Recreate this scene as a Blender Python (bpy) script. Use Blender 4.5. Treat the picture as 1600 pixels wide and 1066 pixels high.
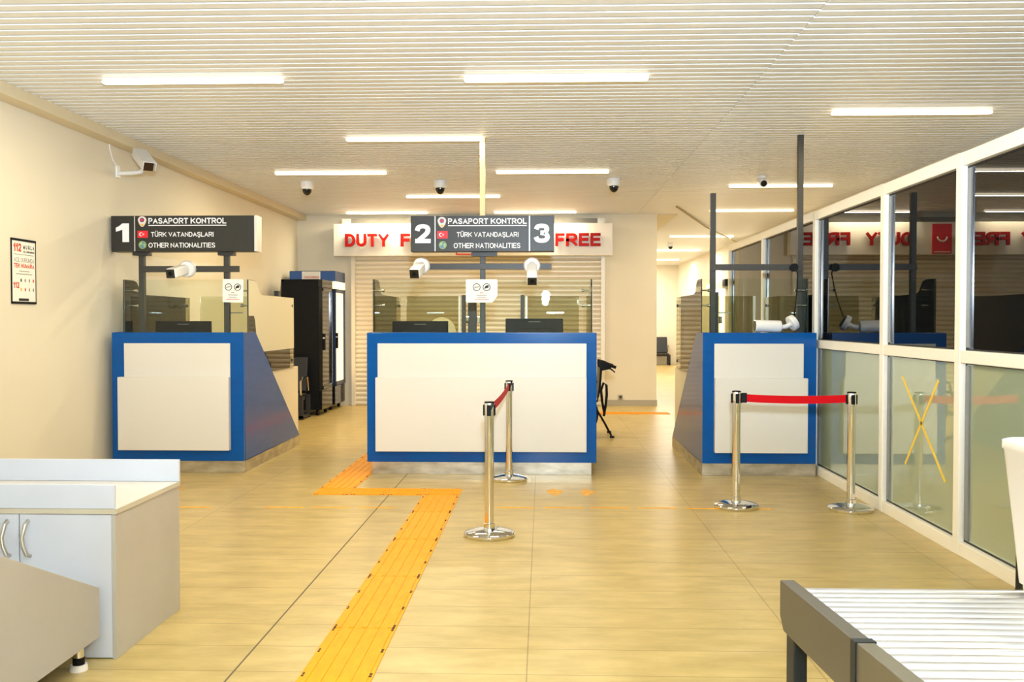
import bpy, bmesh, math, random
from mathutils import Vector, Matrix, Euler
random.seed(7)
S = bpy.context.scene
COL = S.collection
for o in list(bpy.data.objects):
    bpy.data.objects.remove(o)

# ------------------------------------------------------------------ camera
F = 1450.0
cam_d = bpy.data.cameras.new('camera'); cam_d.sensor_width = 36.0; cam_d.lens = F / 1600 * 36.0
cam_d.clip_start = 0.05; cam_d.clip_end = 100
cam = bpy.data.objects.new('camera', cam_d); COL.objects.link(cam)
yaw = math.atan(48 / F); pit = math.atan(33 / F)
cam.location = (0, 0, 1.46)
cam.rotation_euler = (math.pi / 2 - pit, 0, yaw)
S.camera = cam

# ------------------------------------------------------------------ light and exposure
w = bpy.data.worlds.new('world'); S.world = w; w.use_nodes = True
w.node_tree.nodes['Background'].inputs[0].default_value = (1.0, 0.82, 0.6, 1)
w.node_tree.nodes['Background'].inputs[1].default_value = 0.02
S.view_settings.view_transform = 'Standard'
S.view_settings.look = 'None'
S.view_settings.gamma = 1.0
S.view_settings.use_curve_mapping = False
S.view_settings.exposure = 0.07
TUBE_GLOW = 3.2
TUBE_W = 33.0
FLASH = 120.0
BOUNCE = 2300.0
fl = bpy.data.lights.new('photographer_flash', 'POINT'); fl.energy = FLASH; fl.color = (0.80, 0.90, 1.0)
fl.shadow_soft_size = 0.07
flo = bpy.data.objects.new('photographer_flash', fl); flo.location = (0.06, -0.15, 1.87); COL.objects.link(flo)
fb = bpy.data.lights.new('photographer_bounce_flash', 'SPOT'); fb.energy = BOUNCE; fb.color = (0.66, 0.82, 1.0)
fb.spot_size = math.radians(150); fb.spot_blend = 0.6; fb.shadow_soft_size = 0.07
fbo = bpy.data.objects.new('photographer_bounce_flash', fb); fbo.location = (0.06, -0.15, 1.95)
fbo.rotation_euler = (math.radians(180 - 38), 0, 0); COL.objects.link(fbo)

# ------------------------------------------------------------------ helpers
LOC = {}

def tag(o, label=None, cat=None, group=None, kind=None):
    if label: o['label'] = label
    if cat: o['category'] = cat
    if group: o['group'] = group
    if kind: o['kind'] = kind
    return o

def thing(name, label, cat, loc=(0, 0, 0), group=None, rot=(0, 0, 0)):
    o = bpy.data.objects.new(name, None); o.empty_display_size = 0.1
    COL.objects.link(o); o.location = loc; o.rotation_euler = rot
    LOC[o.name] = Vector(loc)
    return tag(o, label, cat, group)

def rootloc(o):
    while o is not None:
        if o.name in LOC: return LOC[o.name]
        o = o.parent
    return Vector((0, 0, 0))

class MB:
    def __init__(s): s.v = []; s.f = []
    def add(s, vs, fs):
        n = len(s.v); s.v += [tuple(v) for v in vs]; s.f += [tuple(i + n for i in f) for f in fs]; return s
    def box(s, x0, x1, y0, y1, z0, z1, M=None):
        vs = [(x, y, z) for x in (x0, x1) for y in (y0, y1) for z in (z0, z1)]
        if M is not None: vs = [tuple(M @ Vector(v)) for v in vs]
        return s.add(vs, [(0, 1, 3, 2), (4, 6, 7, 5), (0, 4, 5, 1), (2, 3, 7, 6), (0, 2, 6, 4), (1, 5, 7, 3)])
    def prism(s, pts, a0, a1, axis='x'):
        n = len(pts)
        if axis == 'x': A = [(a0, p, q) for p, q in pts]; B = [(a1, p, q) for p, q in pts]
        elif axis == 'y': A = [(p, a0, q) for p, q in pts]; B = [(p, a1, q) for p, q in pts]
        else: A = [(p, q, a0) for p, q in pts]; B = [(p, q, a1) for p, q in pts]
        fs = [tuple(range(n)), tuple(range(2 * n - 1, n - 1, -1))]
        fs += [(i, i + n, (i + 1) % n + n, (i + 1) % n) for i in range(n)]
        return s.add(A + B, fs)
    def rings(s, rings, cap0=True, cap1=True):
        n = len(rings[0]); vs = [p for r in rings for p in r]; fs = []
        for k in range(len(rings) - 1):
            for i in range(n):
                fs.append((k * n + i, k * n + (i + 1) % n, (k + 1) * n + (i + 1) % n, (k + 1) * n + i))
        if cap0: fs.append(tuple(range(n - 1, -1, -1)))
        if cap1: fs.append(tuple((len(rings) - 1) * n + i for i in range(n)))
        return s.add(vs, fs)
    def cyl(s, p, q, r0, r1=None, n=20):
        r1 = r0 if r1 is None else r1
        p, q = Vector(p), Vector(q); d = (q - p).normalized()
        u = d.orthogonal().normalized(); v = d.cross(u)
        R = lambda c, r: [tuple(c + u * r * math.cos(t) + v * r * math.sin(t)) for t in [2 * math.pi * i / n for i in range(n)]]
        return s.rings([R(p, r0), R(q, r1)])
    def lathe(s, prof, c=(0, 0, 0), axis='z', n=32):
        rs = []
        for r, h in prof:
            ring = []
            for i in range(n):
                t = 2 * math.pi * i / n
                a, b = r * math.cos(t), r * math.sin(t)
                p = {'z': (a, b, h), 'y': (a, h, b), 'x': (h, a, b)}[axis]
                ring.append((p[0] + c[0], p[1] + c[1], p[2] + c[2]))
            rs.append(ring)
        return s.rings(rs)
    def tube(s, pts, r, n=10):
        pts = [Vector(p) for p in pts]; rs = []; u = None
        for i, p in enumerate(pts):
            d = (pts[min(i + 1, len(pts) - 1)] - pts[max(i - 1, 0)]).normalized()
            if u is None: u = d.orthogonal().normalized()
            u = (u - d * u.dot(d)).normalized(); v = d.cross(u)
            rs.append([tuple(p + u * r * math.cos(2 * math.pi * k / n) + v * r * math.sin(2 * math.pi * k / n)) for k in range(n)])
        return s.rings(rs)
    def torus(s, c, R, r, axis='y', n=40, m=8, a0=0, a1=2 * math.pi):
        full = abs(a1 - a0 - 2 * math.pi) < 1e-6
        N = n if full else n + 1
        rs = []
        for i in range(N):
            t = a0 + (a1 - a0) * i / n; ring = []
            for k in range(m):
                q = 2 * math.pi * k / m; a = (R + r * math.cos(q)) * math.cos(t); b = (R + r * math.cos(q)) * math.sin(t); h = r * math.sin(q)
                p = {'z': (a, b, h), 'y': (a, h, b), 'x': (h, a, b)}[axis]
                ring.append((p[0] + c[0], p[1] + c[1], p[2] + c[2]))
            rs.append(ring)
        if full: rs.append(rs[0]); return s.rings(rs, False, False)
        return s.rings(rs)
    def build(s, name, mat, parent=None, local=False, bevel=0, smooth=False, M=None, seg=2):
        off = Vector((0, 0, 0)) if (local or parent is None) else rootloc(parent)
        me = bpy.data.meshes.new(name)
        vs = s.v
        if M is not None: vs = [tuple(M @ Vector(v)) for v in vs]
        me.from_pydata([tuple(Vector(v) - off) for v in vs], [], s.f)
        bm = bmesh.new(); bm.from_mesh(me)
        bmesh.ops.remove_doubles(bm, verts=bm.verts, dist=1e-5)
        bmesh.ops.recalc_face_normals(bm, faces=bm.faces); bm.to_mesh(me); bm.free()
        me.materials.append(mat)
        o = bpy.data.objects.new(name, me); COL.objects.link(o)
        if parent is not None: o.parent = parent
        if bevel:
            b = o.modifiers.new('bevel', 'BEVEL'); b.width = bevel; b.segments = seg; b.limit_method = 'ANGLE'; b.angle_limit = math.radians(40)
        if smooth: shade(me)
        return o

def shade(me, ang=40):
    bm = bmesh.new(); bm.from_mesh(me)
    for f in bm.faces: f.smooth = True
    for e in bm.edges:
        if len(e.link_faces) == 2 and e.calc_face_angle(0) > math.radians(ang): e.smooth = False
    bm.to_mesh(me); bm.free()

def copy_tree(o, parent=None):
    c = o.copy(); COL.objects.link(c); c.parent = parent
    if o.name in LOC: LOC[c.name] = LOC[o.name].copy()
    for ch in list(o.children): copy_tree(ch, c)
    return c

# lettering: plain sans-serif capitals drawn as thick strokes, fitted into a box
# plane 'front' faces -Y, plane 'right' faces +X (reads towards +Y)
def arc(cx, cy, rx, ry, a0, a1, n=10):
    return [(cx + rx * math.cos(math.radians(a0 + (a1 - a0) * i / n)), cy + ry * math.sin(math.radians(a0 + (a1 - a0) * i / n))) for i in range(n + 1)]
def smooth(pts, k=5):
    out = []
    for i in range(len(pts) - 1):
        p0, p1, p2, p3 = pts[max(i - 1, 0)], pts[i], pts[i + 1], pts[min(i + 2, len(pts) - 1)]
        for j in range(k):
            t = j / k
            out.append(tuple(0.5 * (2 * p1[c] + (p2[c] - p0[c]) * t + (2 * p0[c] - 5 * p1[c] + 4 * p2[c] - p3[c]) * t * t + (3 * p1[c] - p0[c] - 3 * p2[c] + p3[c]) * t ** 3) for c in (0, 1)))
    return out + [pts[-1]]
S_ = smooth([(.94, .80), (.80, .95), (.5, 1), (.15, .94), (.03, .75), (.17, .60), (.5, .51), (.85, .41), (.98, .23), (.85, .05), (.5, 0), (.16, .06), (.02, .22)])
P_ = [(0, 1), (.55, 1)] + arc(.6, .73, .4, .27, 90, -90) + [(.55, .46), (0, .46)]
U_ = [(0, 1), (0, .34)] + arc(.5, .34, .5, .34, 180, 360) + [(1, .34), (1, 1)]
G_ = arc(.52, .5, .52, .5, 38, 330, 22)
GLY = {  # advance-free ink width, strokes
    'A': (.90, [[(0, 0), (.5, 1), (1, 0)], [(.2, .32), (.8, .32)]]), 'C': (.86, [arc(.52, .5, .52, .5, 42, 318, 22)]),
    'D': (.84, [[(0, 0), (0, 1), (.45, 1)] + arc(.45, .5, .55, .5, 90, -90, 14) + [(.45, 0), (0, 0), (0, .3)]]),
    'E': (.76, [[(1, 1), (0, 1), (0, 0), (1, 0)], [(0, .52), (.92, .52)]]), 'F': (.70, [[(1, 1), (0, 1), (0, 0)], [(0, .5), (.88, .5)]]),
    'G': (.92, [G_, [(.58, .46), (1, .46), (1, .1)]]), 'H': (.82, [[(0, 0), (0, 1)], [(1, 0), (1, 1)], [(0, .52), (1, .52)]]), 'I': (.2, [[(.5, 0), (.5, 1)]]),
    'K': (.90, [[(0, 0), (0, 1)], [(.95, 1), (0, .36)], [(.32, .56), (1, 0)]]), 'L': (.72, [[(0, 1), (0, 0), (1, 0)]]),
    'M': (.98, [[(0, 0), (0, 1), (.5, .12), (1, 1), (1, 0)]]), 'N': (.82, [[(0, 0), (0, 1), (1, 0), (1, 1)]]), 'O': (.98, [arc(.5, .5, .5, .5, 0, 360, 32)]),
    'P': (.78, [[(0, 0), (0, 1)], P_]), 'R': (.86, [[(0, 0), (0, 1)], P_, [(.48, .46), (1, 0)]]), 'S': (.80, [S_]), 'T': (.80, [[(0, 1), (1, 1)], [(.5, 1), (.5, 0)]]),
    'U': (.82, [U_]), 'V': (.88, [[(0, 1), (.5, 0), (1, 1)]]), 'Y': (.88, [[(0, 1), (.5, .45), (1, 1)], [(.5, .45), (.5, 0)]]), 'Z': (.78, [[(0, 1), (1, 1), (0, 0), (1, 0)]]),
    '1': (.50, [[(.1, .72), (.5, .82), (.95, 1)], [(.95, 1), (.95, 0)]]),
    '2': (.74, [smooth([(.02, .72), (.14, .92), (.5, 1), (.88, .92), (.96, .72), (.85, .52), (.45, .24), (.08, 0)]), [(.04, 0), (1, 0)]]),
    '3': (.76, [smooth([(.03, .80), (.16, .96), (.48, 1), (.84, .95), (.94, .76), (.80, .58), (.45, .53)]), smooth([(.45, .53), (.84, .46), (1, .25), (.85, .05), (.48, 0), (.14, .05), (.005, .22)])]),
    ' ': (.28, [])}
def ribbon(pts, h):
    closed = (Vector(pts[0]) - Vector(pts[-1])).length < 1e-4
    P = [Vector(pts[0])]
    for q in pts[1:]:
        if (Vector(q) - P[-1]).length > 1e-4: P.append(Vector(q))
    cap = 0.98 if len(pts) < 16 or pts[0][0] == 0 else 0.25
    if closed: P = P[:-1]
    n = len(P); L = []; R = []
    for i in range(n):
        d0 = (P[i] - P[i - 1]).normalized() if (i > 0 or closed) else None
        d1 = (P[(i + 1) % n] - P[i]).normalized() if (i < n - 1 or closed) else None
        c = P[i].copy()
        if d0 is None: c = c - d1 * h * cap; d0 = d1
        elif d1 is None: c = c + d0 * h * cap; d1 = d0
        n0 = Vector((-d0.y, d0.x)); n1 = Vector((-d1.y, d1.x)); m = n0 + n1
        m = m.normalized() if m.length > 1e-6 else n0
        k = h / max(0.32, m.dot(n0))
        L.append(c + m * k); R.append(c - m * k)
    q = [(L[i], R[i], R[(i + 1) % n], L[(i + 1) % n]) for i in range(n if closed else n - 1)]
    return q
def text(name, s, mat, parent, u0, u1, v0, v1, d, bold=0.2, depth=0.002, plane='front'):
    quads = []; x = 0.0; h = bold / 2
    acc = {'Ü': ('U', 'd'), 'Ş': ('S', 'c'), 'Ç': ('C', 'c'), 'Ğ': ('G', 'b'), 'İ': ('I', 'o')}
    for ch in s:
        b, ac = acc.get(ch, (ch, ''))
        w, strokes = GLY[b]; w = max(w, bold)
        for st in strokes:
            for q in ribbon([(x + h + px * max(0, w - 2 * h), h + py * (1 - 2 * h)) for px, py in st], h):
                quads.append([(min(max(v.x, x - .02), x + w + .02), min(max(v.y, 0), 1)) for v in q])
        c = x + w / 2; t = bold * 0.5
        for (xa, xb, ya, yb) in {'d': ((c - .25, c - .25 + 2 * t, 1.10, 1.10 + 2 * t), (c + .25 - 2 * t, c + .25, 1.10, 1.10 + 2 * t)), 'c': ((c - .03, c + .13, -.13, -.02), (c - .12, c + .12, -.24, -.14)), 'b': ((c - .2, c + .2, 1.10, 1.22),), 'o': ((c - t, c + t, 1.10, 1.10 + 2 * t),)}.get(ac, ()):
            quads.append([(xa, ya), (xb, ya), (xb, yb), (xa, yb)])
        x += w + 0.5 * (0.30 - 0.5 * bold) + (0.04 if ch in 'HINM' else 0)
    xs = [p[0] for q in quads for p in q]; ax, bx = min(xs), max(xs)
    mb = MB()
    for k, q in enumerate(quads):
        e = depth * (1 + 0.02 * (k % 7) / 7)
        f = [(u0 + (px - ax) / (bx - ax) * (u1 - u0), v0 + py * (v1 - v0)) for px, py in q]
        if plane == 'front': A = [(u, d, v) for u, v in f]; B = [(u, d - e, v) for u, v in f]
        else: A = [(d, u, v) for u, v in f]; B = [(d + e, u, v) for u, v in f]
        mb.add(A + B, [(3, 2, 1, 0), (4, 5, 6, 7)] + [(i, (i + 1) % 4, (i + 1) % 4 + 4, i + 4) for i in range(4)])
    me = bpy.data.meshes.new(name); off = rootloc(parent)
    me.from_pydata([tuple(Vector(v) - off) for v in mb.v], [], mb.f); me.materials.append(mat)
    bm = bmesh.new(); bm.from_mesh(me); bmesh.ops.recalc_face_normals(bm, faces=bm.faces); bm.to_mesh(me); bm.free()
    o = bpy.data.objects.new(name, me); COL.objects.link(o); o.parent = parent
    return o

# ------------------------------------------------------------------ materials
MATS = {}
def mat(name, col, rough=0.5, metal=0.0, spec=0.5, ior=1.5, noise=0.0, nscale=6.0, coat=0.0, emit=None, estr=0.0, stretch=(1, 1, 1), ramp=None, bump=0.0):
    m = bpy.data.materials.new(name); m.use_nodes = True; nt = m.node_tree; b = nt.nodes['Principled BSDF']
    b.inputs['Base Color'].default_value = (*col, 1); b.inputs['Roughness'].default_value = rough
    b.inputs['Metallic'].default_value = metal; b.inputs['IOR'].default_value = ior
    b.inputs['Specular IOR Level'].default_value = spec; b.inputs['Coat Weight'].default_value = coat
    if emit: b.inputs['Emission Color'].default_value = (*emit, 1); b.inputs['Emission Strength'].default_value = estr
    if noise or ramp or bump:
        tc = nt.nodes.new('ShaderNodeTexCoord'); mp = nt.nodes.new('ShaderNodeMapping'); mp.inputs['Scale'].default_value = stretch
        nz = nt.nodes.new('ShaderNodeTexNoise'); nz.inputs['Scale'].default_value = nscale; nz.inputs['Detail'].default_value = 5
        nt.links.new(tc.outputs['Object'], mp.inputs[0]); nt.links.new(mp.outputs[0], nz.inputs['Vector'])
        if noise or ramp:
            r = nt.nodes.new('ShaderNodeValToRGB'); c0, c1 = (ramp if ramp else (tuple(c * (1 - noise) for c in col), tuple(min(1, c * (1 + noise)) for c in col)))
            r.color_ramp.elements[0].position = 0.3; r.color_ramp.elements[1].position = 0.7
            r.color_ramp.elements[0].color = (*c0, 1); r.color_ramp.elements[1].color = (*c1, 1)
            nt.links.new(nz.outputs['Fac'], r.inputs[0]); nt.links.new(r.outputs[0], b.inputs['Base Color'])
        if bump:
            bp = nt.nodes.new('ShaderNodeBump'); bp.inputs['Strength'].default_value = bump; bp.inputs['Distance'].default_value = 0.002
            nt.links.new(nz.outputs['Fac'], bp.inputs['Height']); nt.links.new(bp.outputs[0], b.inputs['Normal'])
    MATS[name] = m
    return m

def glass(name, tint, ior=1.5):
    m = bpy.data.materials.new(name); m.use_nodes = True; nt = m.node_tree; nt.nodes.clear()
    out = nt.nodes.new('ShaderNodeOutputMaterial'); mx = nt.nodes.new('ShaderNodeMixShader'); fr = nt.nodes.new('ShaderNodeFresnel')
    tr = nt.nodes.new('ShaderNodeBsdfTransparent'); gl = nt.nodes.new('ShaderNodeBsdfGlossy')
    fr.inputs[0].default_value = ior; tr.inputs[0].default_value = (*tint, 1); gl.inputs[0].default_value = (1, 1, 1, 1); gl.inputs['Roughness'].default_value = 0.0
    nt.links.new(fr.outputs[0], mx.inputs[0]); nt.links.new(tr.outputs[0], mx.inputs[1]); nt.links.new(gl.outputs[0], mx.inputs[2]); nt.links.new(mx.outputs[0], out.inputs[0])
    return m

WALL = mat('wall_paint', (0.76, 0.69, 0.54), 0.6, noise=0.015, nscale=1.5)
CEIL = mat('ceiling_slat', (0.84, 0.83, 0.78), 0.42)
CEILGAP = mat('ceiling_gap', (0.10, 0.09, 0.07), 0.8)
TRIM = mat('cream_trim', (0.74, 0.63, 0.42), 0.5)
CREAM = mat('cream_laminate', (0.80, 0.70, 0.50), 0.35, noise=0.02, nscale=2)
WHITEP = mat('white_laminate', (0.70, 0.665, 0.595), 0.35, spec=0.3)
BLUE = mat('blue_laminate', (0.0005, 0.078, 0.31), 0.13, spec=0.22, noise=0.06, nscale=3, stretch=(1, 1, 8))
STEEL = mat('brushed_steel', (0.52, 0.48, 0.38), 0.33, metal=0.85, ramp=((0.36, 0.32, 0.23), (0.66, 0.61, 0.5)), nscale=5, stretch=(1, 1, 3))
SKIRT = mat('grey_skirting', (0.40, 0.35, 0.26), 0.5)
CHROME = mat('chrome', (0.78, 0.77, 0.74), 0.07, metal=1.0)
SATIN = mat('satin_steel', (0.6, 0.58, 0.53), 0.28, metal=1.0)
BLACK = mat('black_plastic', (0.005, 0.005, 0.005), 0.5, spec=0.15)
BLACKG = mat('black_gloss', (0.008, 0.010, 0.011), 0.12)
DARKM = mat('dark_grey_metal', (0.05, 0.047, 0.04), 0.4, spec=0.3)
POSTC = mat('post_cream_paint', (0.72, 0.58, 0.28), 0.45)
SIGN = mat('sign_charcoal', (0.027, 0.026, 0.022), 0.4, spec=0.35)
SIGNW = mat('sign_white', (0.88, 0.87, 0.88), 0.5)
SILV = mat('silver_edge', (0.7, 0.68, 0.62), 0.35, metal=0.4)
RED = mat('sign_red', (0.36, 0.006, 0.003), 0.5, spec=0.15)
BELT = mat('belt_red', (0.56, 0.002, 0.006), 0.6, spec=0.1)
FLAG = mat('flag_red', (0.75, 0.01, 0.02), 0.5)
WHITE = mat('white_plastic', (0.84, 0.82, 0.78), 0.35)
PAPER = mat('paper', (0.86, 0.84, 0.74), 0.7)
INK = mat('ink_black', (0.015, 0.012, 0.01), 0.6)
INKR = mat('ink_red', (0.62, 0.07, 0.03), 0.6)
INKY = mat('ink_yellow', (0.7, 0.45, 0.03), 0.6)
INKG = mat('ink_grey', (0.28, 0.26, 0.22), 0.6)
GOLD = mat('badge_gold', (0.78, 0.62, 0.50), 0.5)
NAVY = mat('badge_navy', (0.05, 0.07, 0.2), 0.5)
GLOBEB = mat('globe_blue', (0.10, 0.22, 0.33), 0.5)
GLOBEG = mat('globe_green', (0.35, 0.5, 0.12), 0.5)
FRAME = mat('white_frame', (0.95, 0.90, 0.77), 0.3)
GASKET = mat('gasket_black', (0.01, 0.01, 0.01), 0.5)
UPG = mat('night_glass', (0.004, 0.005, 0.006), 0.0, spec=0.5, ior=1.48)
LOG = mat('frosted_lower_glass', (0.37, 0.43, 0.29), 0.012, spec=0.5, ior=3.0)
CLEAR = glass('clear_glass', (0.93, 0.96, 0.93), 1.3)
TINT = glass('tinted_glass', (0.70, 0.69, 0.56), 1.5)
SIDEG = glass('side_glass', (0.88, 0.90, 0.82), 1.5)
FILM = mat('privacy_film', (0.74, 0.66, 0.45), 0.4)
GEDGE = mat('glass_edge', (0.03, 0.06, 0.05), 0.2)
SHUT = mat('shutter_slat', (0.72, 0.65, 0.52), 0.38, metal=0.15)
SHUTBOX = mat('shutter_box', (0.16, 0.15, 0.13), 0.5)
BOARD = mat('board_white', (0.82, 0.78, 0.68), 0.4)
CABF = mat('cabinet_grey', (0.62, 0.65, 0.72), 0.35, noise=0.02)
CABTOP = mat('cabinet_top', (0.66, 0.62, 0.56), 0.35)
CABEDGE = mat('cabinet_edge', (0.55, 0.50, 0.38), 0.45)
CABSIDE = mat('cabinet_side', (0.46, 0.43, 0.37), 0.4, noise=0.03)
RAMP = mat('ramp_panel', (0.40, 0.38, 0.34), 0.5, noise=0.03, nscale=3)
CONV = mat('conveyor_rail', (0.070, 0.064, 0.050), 0.4, noise=0.08)
CONVD = mat('conveyor_leg', (0.018, 0.022, 0.024), 0.5, spec=0.2)
ROLL = mat('roller_zinc', (0.60, 0.60, 0.60), 0.32, metal=0.85)
TACT = mat('tactile_yellow', (0.88, 0.33, 0.001), 0.5, spec=0.2, noise=0.07, nscale=9, stretch=(4, 1, 1))
TAPE = mat('floor_tape', (0.86, 0.38, 0.01), 0.6, noise=0.25, nscale=14)
TAPEX = mat('yellow_tape', (0.85, 0.58, 0.06), 0.5)
SMUDGE = mat('worn_orange', (0.72, 0.36, 0.05), 0.6, noise=0.3, nscale=20)
SEAT = mat('seat_black', (0.012, 0.014, 0.018), 0.5)
COOLB = mat('cooler_blue', (0.012, 0.03, 0.085), 0.3)
COOLBL = mat('cooler_bright_blue', (0.02, 0.09, 0.3), 0.4)
COOLLIT = mat('cooler_lit_interior', (0.8, 0.6, 0.3), 0.5, emit=(1.0, 0.72, 0.38), estr=1.7)
FAN = mat('fan_cream', (0.72, 0.60, 0.30), 0.4)
TUBEM = mat('tube_light', (1, 1, 1), 0.5, emit=(1.0, 0.845, 0.60), estr=TUBE_GLOW)
DOORLIT = mat('door_glow', (0.9, 0.88, 0.8), 0.5, emit=(1.0, 0.95, 0.82), estr=3.5)

def floor_material():
    m = bpy.data.materials.new('floor_tile'); m.use_nodes = True; nt = m.node_tree; b = nt.nodes['Principled BSDF']
    tc = nt.nodes.new('ShaderNodeTexCoord')
    mp = nt.nodes.new('ShaderNodeMapping'); mp.inputs['Location'].default_value = (1.28 + 12.15, 0.065 + 6, 0)
    br = nt.nodes.new('ShaderNodeTexBrick'); br.offset = 0.0; br.inputs['Scale'].default_value = 1.0
    br.inputs['Brick Width'].default_value = 1.215; br.inputs['Row Height'].default_value = 0.2985; br.inputs['Mortar Size'].default_value = 0.0032
    br.inputs['Mortar Smooth'].default_value = 0.3; br.inputs['Bias'].default_value = -0.2
    br.inputs['Color1'].default_value = (1, 1, 1, 1); br.inputs['Color2'].default_value = (0.93, 0.93, 0.92, 1); br.inputs['Mortar'].default_value = (0.55, 0.5, 0.42, 1)
    mp2 = nt.nodes.new('ShaderNodeMapping'); mp2.inputs['Scale'].default_value = (1.0, 2.6, 1)
    nz = nt.nodes.new('ShaderNodeTexNoise'); nz.inputs['Scale'].default_value = 3.2; nz.inputs['Detail'].default_value = 7; nz.inputs['Roughness'].default_value = 0.62
    rp = nt.nodes.new('ShaderNodeValToRGB'); rp.color_ramp.elements[0].position = 0.32; rp.color_ramp.elements[1].position = 0.68
    rp.color_ramp.elements[0].color = (0.41, 0.295, 0.098, 1); rp.color_ramp.elements[1].color = (0.57, 0.425, 0.163, 1)
    mx = nt.nodes.new('ShaderNodeMix'); mx.data_type = 'RGBA'; mx.blend_type = 'MULTIPLY'; mx.inputs[0].default_value = 1
    L = nt.links.new
    L(tc.outputs['Object'], mp.inputs[0]); L(mp.outputs[0], br.inputs['Vector']); L(tc.outputs['Object'], mp2.inputs[0]); L(mp2.outputs[0], nz.inputs['Vector'])
    L(nz.outputs['Fac'], rp.inputs[0]); L(rp.outputs[0], mx.inputs[6]); L(br.outputs['Color'], mx.inputs[7]); L(mx.outputs[2], b.inputs['Base Color'])
    b.inputs['Roughness'].default_value = 0.33; b.inputs['Specular IOR Level'].default_value = 0.45
    return m
FLOOR = floor_material()

# ------------------------------------------------------------------ setting
HC = 3.25; WL = -4.2; WB = 15.8; PX = 2.575
def struct(name, mb, m, parent=None, **k):
    o = mb.build(name, m, parent, **k)
    if parent is None: tag(o, kind='structure')
    return o

struct('floor', MB().box(-4.4, 4.6, -3.2, 31, -0.1, 0), FLOOR)
struct('wall_left', MB().box(WL - 0.2, WL, -3.2, WB + 0.2, 0, HC + 0.1), WALL)
struct('wall_back', MB().box(WL, 1.93, WB, WB + 0.25, 0, HC + 0.1), WALL)
struct('wall_corridor_left', MB().box(1.73, 1.93, WB + 0.25, 30.8, 0, HC + 0.1), WALL)
struct('wall_corridor_end', MB().box(1.73, 4.6, 30.6, 30.8, 0, HC + 0.1), WALL)
struct('wall_right', MB().box(4.42, 4.6, -3.2, 30.8, 0, HC + 0.1), WALL)
struct('wall_rear', MB().box(WL - 0.2, 4.6, -3.4, -3.2, 0, HC + 0.1), WALL)
struct('baseboard_back', MB().box(0.98, 1.94, WB - 0.015, WB, 0, 0.1), SKIRT)
struct('trim_wall', MB().box(WL, -4.045, -3.2, WB, 3.16, 3.262), TRIM, bevel=0.004)
struct('trim_floor_joint', MB().box(-1.285, -1.278, -1, 15.6, 0, 0.0012), mat('joint_dark', (0.13, 0.10, 0.06), 0.8))
struct('trim_ceiling_patch', MB().box(1.93, 2.28, WB + 0.02, 20.5, HC - 0.012, HC + 0.01), WALL)
# ceiling of linear slats running across the hall
mb = MB()
pitch = 0.1125
n = int(34 / pitch)
for i in range(n):
    y = -3.2 + i * pitch
    for (x0, x1, dy) in ((-4.05, 1.597, 0.0), (1.603, 4.42, 0.022)):
        ya, yb = y + dy, y + dy + pitch - 0.033
        mb.add([(x0, ya, HC), (x1, ya, HC), (x1, yb, HC), (x0, yb, HC), (x0, ya, HC + .018), (x1, ya, HC + .018), (x1, yb, HC + .018), (x0, yb, HC + .018)],
               [(0, 1, 2, 3), (0, 4, 5, 1), (3, 2, 6, 7), (0, 3, 7, 4), (1, 5, 6, 2)])
cl = struct('ceiling', mb, CEIL)
struct('ceiling_void', MB().box(WL, 4.42, -3.2, 30.8, HC + 0.02, HC + 0.1), CEILGAP, cl)

# window partition: seven bays of white aluminium frame, dark night glass above, frosted below
ys = [12.98, 11.02, 8.93, 7.15, 5.855, 4.3, 2.7, 1.1]
for k in range(7):
    y1, y0 = ys[k], ys[k + 1]
    wn = bpy.data.objects.new('window_%d' % (k + 1), None); COL.objects.link(wn); wn.location = (PX, (y0 + y1) / 2, 0); LOC[wn.name] = Vector(wn.location)
    tag(wn, kind='structure')
    hw = 0.038; X0, X1 = PX, PX + 0.07
    a, b = y0 + hw, y1 - hw
    f = MB()
    f.box(X0, X1, y0 - hw, y0 + hw, 0, 2.49) if True else None
    f.box(X0, X1, a, b + (2 * hw if k == 0 else 0), 0, 0.085).box(X0, X1, a, b, 1.195, 1.272).box(X0, X1, a, b, 2.405, 2.49)
    if k == 0: f.box(X0, X1, y1 - hw, y1 + hw, 0, 2.49)
    f.build('window_frame', FRAME, wn, bevel=0.004)
    g = MB()
    for (z0, z1) in ((0.085, 1.195), (1.272, 2.405)):
        t = 0.009
        g.box(X0 + 0.036, X0 + 0.05, a, a + t, z0, z1).box(X0 + 0.036, X0 + 0.05, b - t, b, z0, z1).box(X0 + 0.036, X0 + 0.05, a, b, z0, z0 + t).box(X0 + 0.036, X0 + 0.05, a, b, z1 - t, z1)
    g.build('gasket', GASKET, wn)
    MB().box(X0 + 0.042, X0 + 0.06, a, b, 1.272, 2.405).build('upper_pane', UPG, wn)
    MB().box(X0 + 0.042, X0 + 0.06, a, b, 0.085, 1.195).build('lower_pane', LOG, wn)
    MB().box(X0 + 0.03, X0 + 0.041, b - 0.062, b - 0.012, 0.1, 1.18).box(X0 + 0.03, X0 + 0.041, b - 0.062, b - 0.012, 1.29, 2.39).build('inner_bead', mat('bead_grey_%d' % k, (0.22, 0.22, 0.22), 0.2, metal=0.3), wn)

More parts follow.
